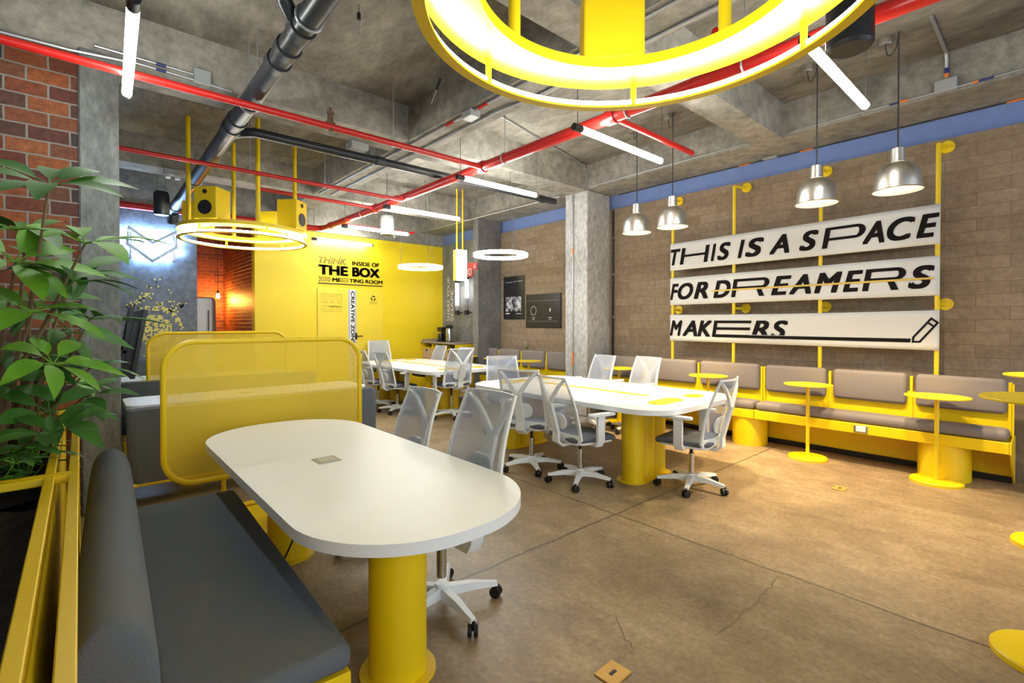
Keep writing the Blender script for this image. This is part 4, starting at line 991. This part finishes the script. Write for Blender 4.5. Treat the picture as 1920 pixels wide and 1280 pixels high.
chair('raised mesh chair at the nearest table, its wheels in full view', 1.42, 2.17, -1, .0, .09, .25)
chair('right one of two chairs showing Y backs before the middle table', 3.53, 3.03, .98, -.2, .0, .15)
chair('mesh chair seen side on at the near end of the middle table', 4.18, 2.26, -.12, .99, 0., .55)
chair('mesh chair across the middle table, in front of the concrete column', 5.54, 4.60, -1, .15, .0)
chair('mesh chair across the middle table, in front of taupe bench cushions', 5.70, 3.95, -1, .12, .0)
chair('mesh chair at the far end of the middle table, facing the camera', 4.42, 5.14, -.5, -.86, .0)
chair('chair with a Y back at the near end of the farthest table', 4.42, 6.47, .06, 1, .09, .3)
chair('chair on the left side of the farthest table, just clear of the screen', 4.0, 7.45, 1, .05, .01)
chair('mesh chair half hidden behind the edge of the perforated screen', 3.98, 8.12, 1, -.05, .01)
chair('chair at the far end of the farthest table against the yellow wall', 4.72, 9.45, -.25, -1, .10)
chair('mesh chair in front of the coffee counter drawers', 5.42, 8.80, -1, .05, .0)
chair('mesh chair mostly hidden behind the Y-backed chair at the farthest table', 5.34, 7.80, -1, .05, .0)
# ================================================================== BOOTHS ON THE LEFT
sf = thing('booth_sofa', 'grey booth sofa in the foreground with yellow base', 'sofa', (.25, 3.5, 0)); SOFA = sf
link('seat_cushion', cushion((.215, 1.55, .368), (.73, 3.50, .452), .03), M['fabric'], sf, True)
bm = bmesh.new()
sec = [(.030, .36), (.205, .36), (.220, .45), (.220, .62), (.206, .72), (.172, .785), (.125, .803), (.078, .79), (.040, .735), (.028, .62)]
rows = []
for y, s in ((1.47, .90), (1.49, .97), (1.53, 1.0), (2.2, 1.0), (2.9, 1.0), (3.52, 1.0), (3.56, .97), (3.58, .90)):
    rows.append([bm.verts.new((.125 + (x - .125) * s, y, .58 + (z - .58) * s)) for x, z in sec])
for A, Q_ in zip(rows[:-1], rows[1:]):
    for i in range(len(sec)): bm.faces.new((A[i], A[(i + 1) % len(sec)], Q_[(i + 1) % len(sec)], Q_[i]))
bm.faces.new(rows[0][::-1]); bm.faces.new(rows[-1])
o = link('back_bolster', bm, M['fabric'], sf, True, 60); sd = o.modifiers.new('s', 'SUBSURF'); sd.levels = 2; sd.render_levels = 2
link('base_box', B((.06, 1.545, .02), (.722, 3.48, .368), .004, 1), M['yellow'], sf)
link('plinth', B((.10, 1.55, 0), (.66, 3.45, .02)), M['blackm'], sf)
sf.rotation_euler = (0, 0, radians(-2.0))
# perforated screens
def screen(lbl, x0, x1, y, z0, z1, r, feet=True):
    t = thing('divider_screen', lbl, 'screen', ((x0 + x1) / 2, y, 0), 'yellow perforated divider screens')
    loop = [(x, y, z) for x, z in rrect(x0, x1, z0, z1, r, 10)]
    link('screen_frame', tube(bmesh.new(), loop, .019, 10, closed=True), M['yellow'], t, True)
    bm = bmesh.new(); bm.faces.new([bm.verts.new((x, y, z)) for x, z in rrect(x0, x1, z0, z1, r, 10)])
    link('perforated_sheet', bm, M['perf'], t)
    for x in (x0 + .36, x1 - .36): link('screen_leg', T([(x, y, .012), (x, y, z0)], .016, 10), M['yellow'], t, True)
    link('foot_plate', B((x0 + .50, y - .36, 0), (x1 - .44, y + .42, .012)), M['yellow'], t)
    return t
screen('front yellow perforated screen with rounded corners, behind the nearest table', .425, 1.835, 4.10, .365, 1.365, .19)
screen('rear yellow perforated screen, seen above the front one', .62, 2.24, 7.45, .40, 1.37, .19)
# second booth
def cross_sofa(lbl, x0, x1, y0, face, back_top, mat):
    # face +1: seat on the far side of the back
    t = thing('booth_sofa', lbl, 'sofa', ((x0 + x1) / 2, y0, 0))
    yb0, yb1 = (y0, y0 + .15) if face > 0 else (y0 - .15, y0)
    pts = rrect(x0, x1, yb0, yb1, .07, 6)
    bm = prism(bmesh.new(), pts, .20, back_top, .03); link('backrest', bm, mat, t, True)
    sy0, sy1 = (yb1 + .004, yb1 + .44) if face > 0 else (yb0 - .44, yb0 - .004)
    link('seat_cushion', cushion((x0 + .03, sy0, .33), (x1 - .03, sy1, .45), .035), mat, t, True)
    bm = bmesh.new(); ya, yb = min(yb0, sy0), max(yb1, sy1)
    lp = [(x0 + .02, ya + .02, .185), (x1 - .02, ya + .02, .185), (x1 - .02, yb - .02, .185), (x0 + .02, yb - .02, .185)]
    tube(bm, lp, .016, 8, closed=True)
    for x in (x0 + .03, x1 - .03):
        for y in (ya + .03, yb - .03): tube(bm, [(x, y, 0), (x, y, .185)], .016, 8)
    link('yellow_frame', bm, M['yellow'], t)
    link('seat_base', B((x0 + .06, sy0, .20), (x1 - .06, sy1, .33)), M['blackm'], t)
    return t
cross_sofa('grey sofa back behind the front perforated screen', .275, 2.42, 4.94, 1, .795, M['fabric'])
cross_sofa('grey sofa on the far side of the white booth table, under the rear screen', .33, 2.58, 7.34, -1, .80, M['fabric'])
t2 = long_table('white booth table standing between the two cross sofas', .31, 2.62, 5.62, 6.30, .10, [([(.75, 5.95, .10)], rrect(.6, .9, 5.8, 6.1, .14, 6)), ([(2.15, 5.95, .10)], rrect(2.0, 2.3, 5.8, 6.1, .14, 6))], .74)
socket(t2, 1.35, 5.92, .7395, 0)
long_table('white booth table beyond the rear perforated screen', .15, 2.5, 8.05, 8.75, .10, [([(.75, 8.4, .10)], rrect(.6, .9, 8.25, 8.55, .14, 6)), ([(2.0, 8.4, .10)], rrect(1.85, 2.15, 8.25, 8.55, .14, 6))], .74)
bb = thing('wall_sofa', 'grey sofa against the blue-grey mural wall', 'sofa', (.75, 9.7, 0))
link('backrest', B((-.10, 9.88, .40), (1.50, 10.08, .93), .05, 3), M['fabric'], bb, True); link('seat_cushion', cushion((-.10, 9.35, .33), (1.50, 9.875, .46)), M['fabric'], bb, True)
link('base_box', B((-.08, 9.37, 0), (1.48, 10.05, .33)), M['yellow'], bb)
fb = thing('hoop_rail', 'curved yellow floor rail beside the far end of the foreground sofa', 'rail', (.5, 4.3, 0))
link('rail_tube', T([(.20, 3.98, .030), (.27, 4.14, .030), (.42, 4.30, .030), (.62, 4.38, .030), (1.6, 4.42, .030)], .014, 8), M['yellow'], fb, True)
# wall-mounted monitor
tv = thing('monitor', 'black wall monitor seen from behind on tilting brackets', 'monitor', (.42, 6.5, 1.3))
bm = bmesh.new()
def slab(bm, y0, y1, zt, zb, xt, xb, th):
    P_ = [(xt, y0, zt), (xt, y1, zt), (xb, y1, zb), (xb, y0, zb)]
    A = [bm.verts.new(p) for p in P_]; Bq = [bm.verts.new((p[0] - th, p[1], p[2])) for p in P_]
    bm.faces.new(A); bm.faces.new(Bq[::-1])
    for i in range(4): bm.faces.new((A[i], A[(i + 1) % 4], Bq[(i + 1) % 4], Bq[i]))
slab(bm, 5.98, 7.2, 1.63, .955, .505, .395, .035); link('monitor_shell', bm, M['black'], tv)
bm = bmesh.new(); slab(bm, 6.1, 7.1, 1.50, 1.00, .455, .372, .06); link('back_housing', bm, M['blackm'], tv)
bm = bmesh.new()
for y in (6.12, 6.42): slab(bm, y, y + .04, 1.66, 1.0, .41, .315, .035)
for z in (1.52, 1.2): box(bm, (-.12, 6.12, z), (.34, 6.15, z + .03))
box(bm, (.10, 6.05, 1.05), (.14, 6.5, 1.6)); link('wall_bracket', bm, M['black'], tv)

# ================================================================== PLANTERS AND PLANTS
def planter(lbl, y0, y1, first):
    t = thing('planter', lbl, 'planter', (-.5, (y0 + y1) / 2, 0), 'yellow framed planters')
    w = .034; z = .85; x0, x1 = -1.6, -.009
    bm = bmesh.new()
    for x in (x1 - w, x1 - .110, x0): box(bm, (x, y0, z - w), (x + w, y1, z), .003, 1)
    for y in (y0, y1 - w): box(bm, (x0, y, z - w), (x1, y + w, z + .0005), .003, 1)
    for x in (x1 - w, x1 - .110, x0):
        for y in (y0, y1 - w):
            box(bm, (x, y, 0), (x + w, y + w, z - w), .003, 1)
    for x in (x1 - w, x0): box(bm, (x, y0, .02), (x + w, y1, .02 + w), .003, 1)
    link('planter_frame', bm, M['yellow'], t)
    link('planter_side', B((x1 - .084, y0 + w, .05), (x1 - .077, y1 - w, z - .02)), M['yellow'], t)
    bm = B((x0 + .05, y0 + .04, .06), (x1 - .115, y1 - .04, .70)); link('planter_liner', bm, M['black'], t)
    bm = bmesh.new(); n = 26; m = 26; random.seed(4)
    g = [[bm.verts.new((x0 + .06 + (x1 - .12 - x0 - .06) * i / n, y0 + .045 + (y1 - y0 - .09) * j / m, .72 + random.random() * .035)) for j in range(m + 1)] for i in range(n + 1)]
    for i in range(n):
        for j in range(m): bm.faces.new((g[i][j], g[i + 1][j], g[i + 1][j + 1], g[i][j + 1]))
    so = link('soil', bm, M['soil'], t); so['kind'] = 'stuff'
    return t
planter('nearer yellow framed planter with bare dark soil', .62, 2.86, True)
planter('farther yellow framed planter holding the plants', 2.865, 4.95, False)
def leaf(bm, base, d, up, L, Wd, curl=.25, fold=.18):
    # one leaf: a pointed blade with a folded midrib that droops along its length
    d = Vector(d).normalized(); s = d.cross(Vector(up)).normalized(); n = s.cross(d).normalized()
    prof = [(0, .04), (.12, .45), (.3, .88), (.5, 1.0), (.7, .8), (.87, .42), (1.0, .02)]
    rows = []
    for t, w in prof:
        c = Vector(base) + d * L * t - Vector((0, 0, 1)) * L * curl * t * t
        rows.append([bm.verts.new(c + s * Wd / 2 * w + n * fold * Wd * w * .5), bm.verts.new(c), bm.verts.new(c - s * Wd / 2 * w + n * fold * Wd * w * .5)])
    for A, Q_ in zip(rows[:-1], rows[1:]):
        for i in range(2): bm.faces.new((A[i], A[i + 1], Q_[i + 1], Q_[i]))
def whorl(bm, st, c, axis, n, L, Wd, rnd, spread=.9, stalk=.10):
    c = Vector(c); axis = Vector(axis).normalized(); u = axis.orthogonal().normalized(); w = axis.cross(u); a0 = rnd.uniform(0, 6.28)
    for k in range(n):
        a = a0 + 2 * pi * k / n + rnd.uniform(-.2, .2); d = (u * cos(a) + w * sin(a)) * spread + axis * rnd.uniform(.15, .5)
        d.normalize(); b = c + d * stalk; tube(st, [c, b], [.004, .003], 5)
        leaf(bm, b, d, axis, L * rnd.uniform(.75, 1.15), Wd * rnd.uniform(.85, 1.1), rnd.uniform(.15, .5))
def big_plant():
    rnd = random.Random(21)
    t = thing('potted_tree', 'tall leafy green plant with several pale stems in the planter', 'plant', (-.28, 3.75, .74))
    bm = bmesh.new(); b2 = bmesh.new(); st = bmesh.new()
    bases = [(-.30, 3.95), (-.20, 3.80), (-.36, 3.75), (-.14, 4.02)]
    nodes = [(.02, 2.95, 1.86), (-.10, 3.05, 2.12), (-.02, 3.15, 1.70), (.04, 3.35, 1.52), (-.10, 3.25, 1.30), (.04, 3.55, 1.25), (-.12, 3.40, 1.05), (.02, 3.70, 1.08), (-.16, 3.10, 1.55), (-.20, 3.45, 1.95), (-.05, 3.6, 1.45), (-.22, 3.75, 1.30), (-.06, 3.85, 1.15), (-.20, 3.9, 1.6), (-.28, 3.4, 1.20), (-.1, 3.15, .98), (-.22, 3.2, 1.78), (-.02, 3.4, 1.75)]
    for i, nd in enumerate(nodes):
        b = bases[i % 4]; mid = Vector(((b[0] + nd[0]) / 2 - .05, (b[1] + nd[1]) / 2 + .08, .74 + (nd[2] - .74) * .55))
        tube(st, [(b[0], b[1], .72), mid, nd], [.016, .010, .005], 7)
        big = nd[2] > 1.45
        whorl(bm if i % 4 else b2, bm if i % 4 else b2, nd, (rnd.uniform(-.1, .5), rnd.uniform(-.6, .0), rnd.uniform(.5, 1)), rnd.choice((6, 7, 8)), .27 if big else .22, .105 if big else .090, rnd, .9, .055)
    for x, y in ((-.27, 3.9), (-.22, 3.86), (-.33, 3.82), (-.17, 3.9), (-.24, 3.78), (-.30, 3.7)):
        tube(st, [(x, y, .72), (x + rnd.uniform(-.03, .03), y, 1.0), (x + rnd.uniform(-.06, .06), y - .05, 1.3)], [.020, .018, .012], 8)
    link('leaves', bm, M['leaf'], t, True, 80); link('young_leaves', b2, M['leaf2'], t, True, 80); link('stems', st, M['bark'], t, True)
big_plant()
def small_plant(lbl, c, n, L, seed):
    rnd = random.Random(seed); t = thing('ground_plant', lbl, 'plant', (c[0], c[1], .74)); bm = bmesh.new(); st = bmesh.new()
    for k in range(n):
        a = rnd.uniform(0, 6.28); h = rnd.uniform(.05, .16); tip = (c[0] + .10 * cos(a) * rnd.random(), c[1] + .18 * sin(a) * rnd.random(), .75 + h)
        tube(st, [(c[0], c[1], .73), tip], [.005, .003], 5); whorl(bm, st, tip, (.2 * cos(a), .2 * sin(a), 1), 4, L, L * .42, rnd, .9, .04)
    link('leaves', bm, M['leaf'], t, True, 80); link('stems', st, M['leaf2'], t, True)
small_plant('low leafy plant at the yellow rail of the farther planter', (-.20, 3.30, 0), 9, .14, 5)
small_plant('small trailing plant at the near end of the farther planter', (-.30, 3.02, 0), 7, .12, 9)
small_plant('low plant at the brick end of the farther planter', (-.22, 4.55, 0), 6, .13, 12)
# ------------------------------------------------------------------ floor boxes
def floor_box(lbl, x, y, rot, s):
    t = thing('floor_box', lbl, 'floor socket', (x, y, 0), 'brass floor boxes', True); t.rotation_euler = (0, 0, rot)
    link('lid', B((-s * .62, -s / 2, .0), (s * .62, s / 2, .008), .002, 1), M['brass'], t); link('lid_slot', B((-.02, -.008, .0078), (.02, .008, .0092)), M['blackm'], t)
floor_box('brass floor box in the foreground at the bottom of the picture', 1.695, 1.27, radians(2), .105)
floor_box('brass floor box on the open floor before the bench', 5.14, 1.345, radians(0), .10)
for o in list(bpy.data.objects):
    for k in ('_w', '_u'):
        if k in o: del o[k]
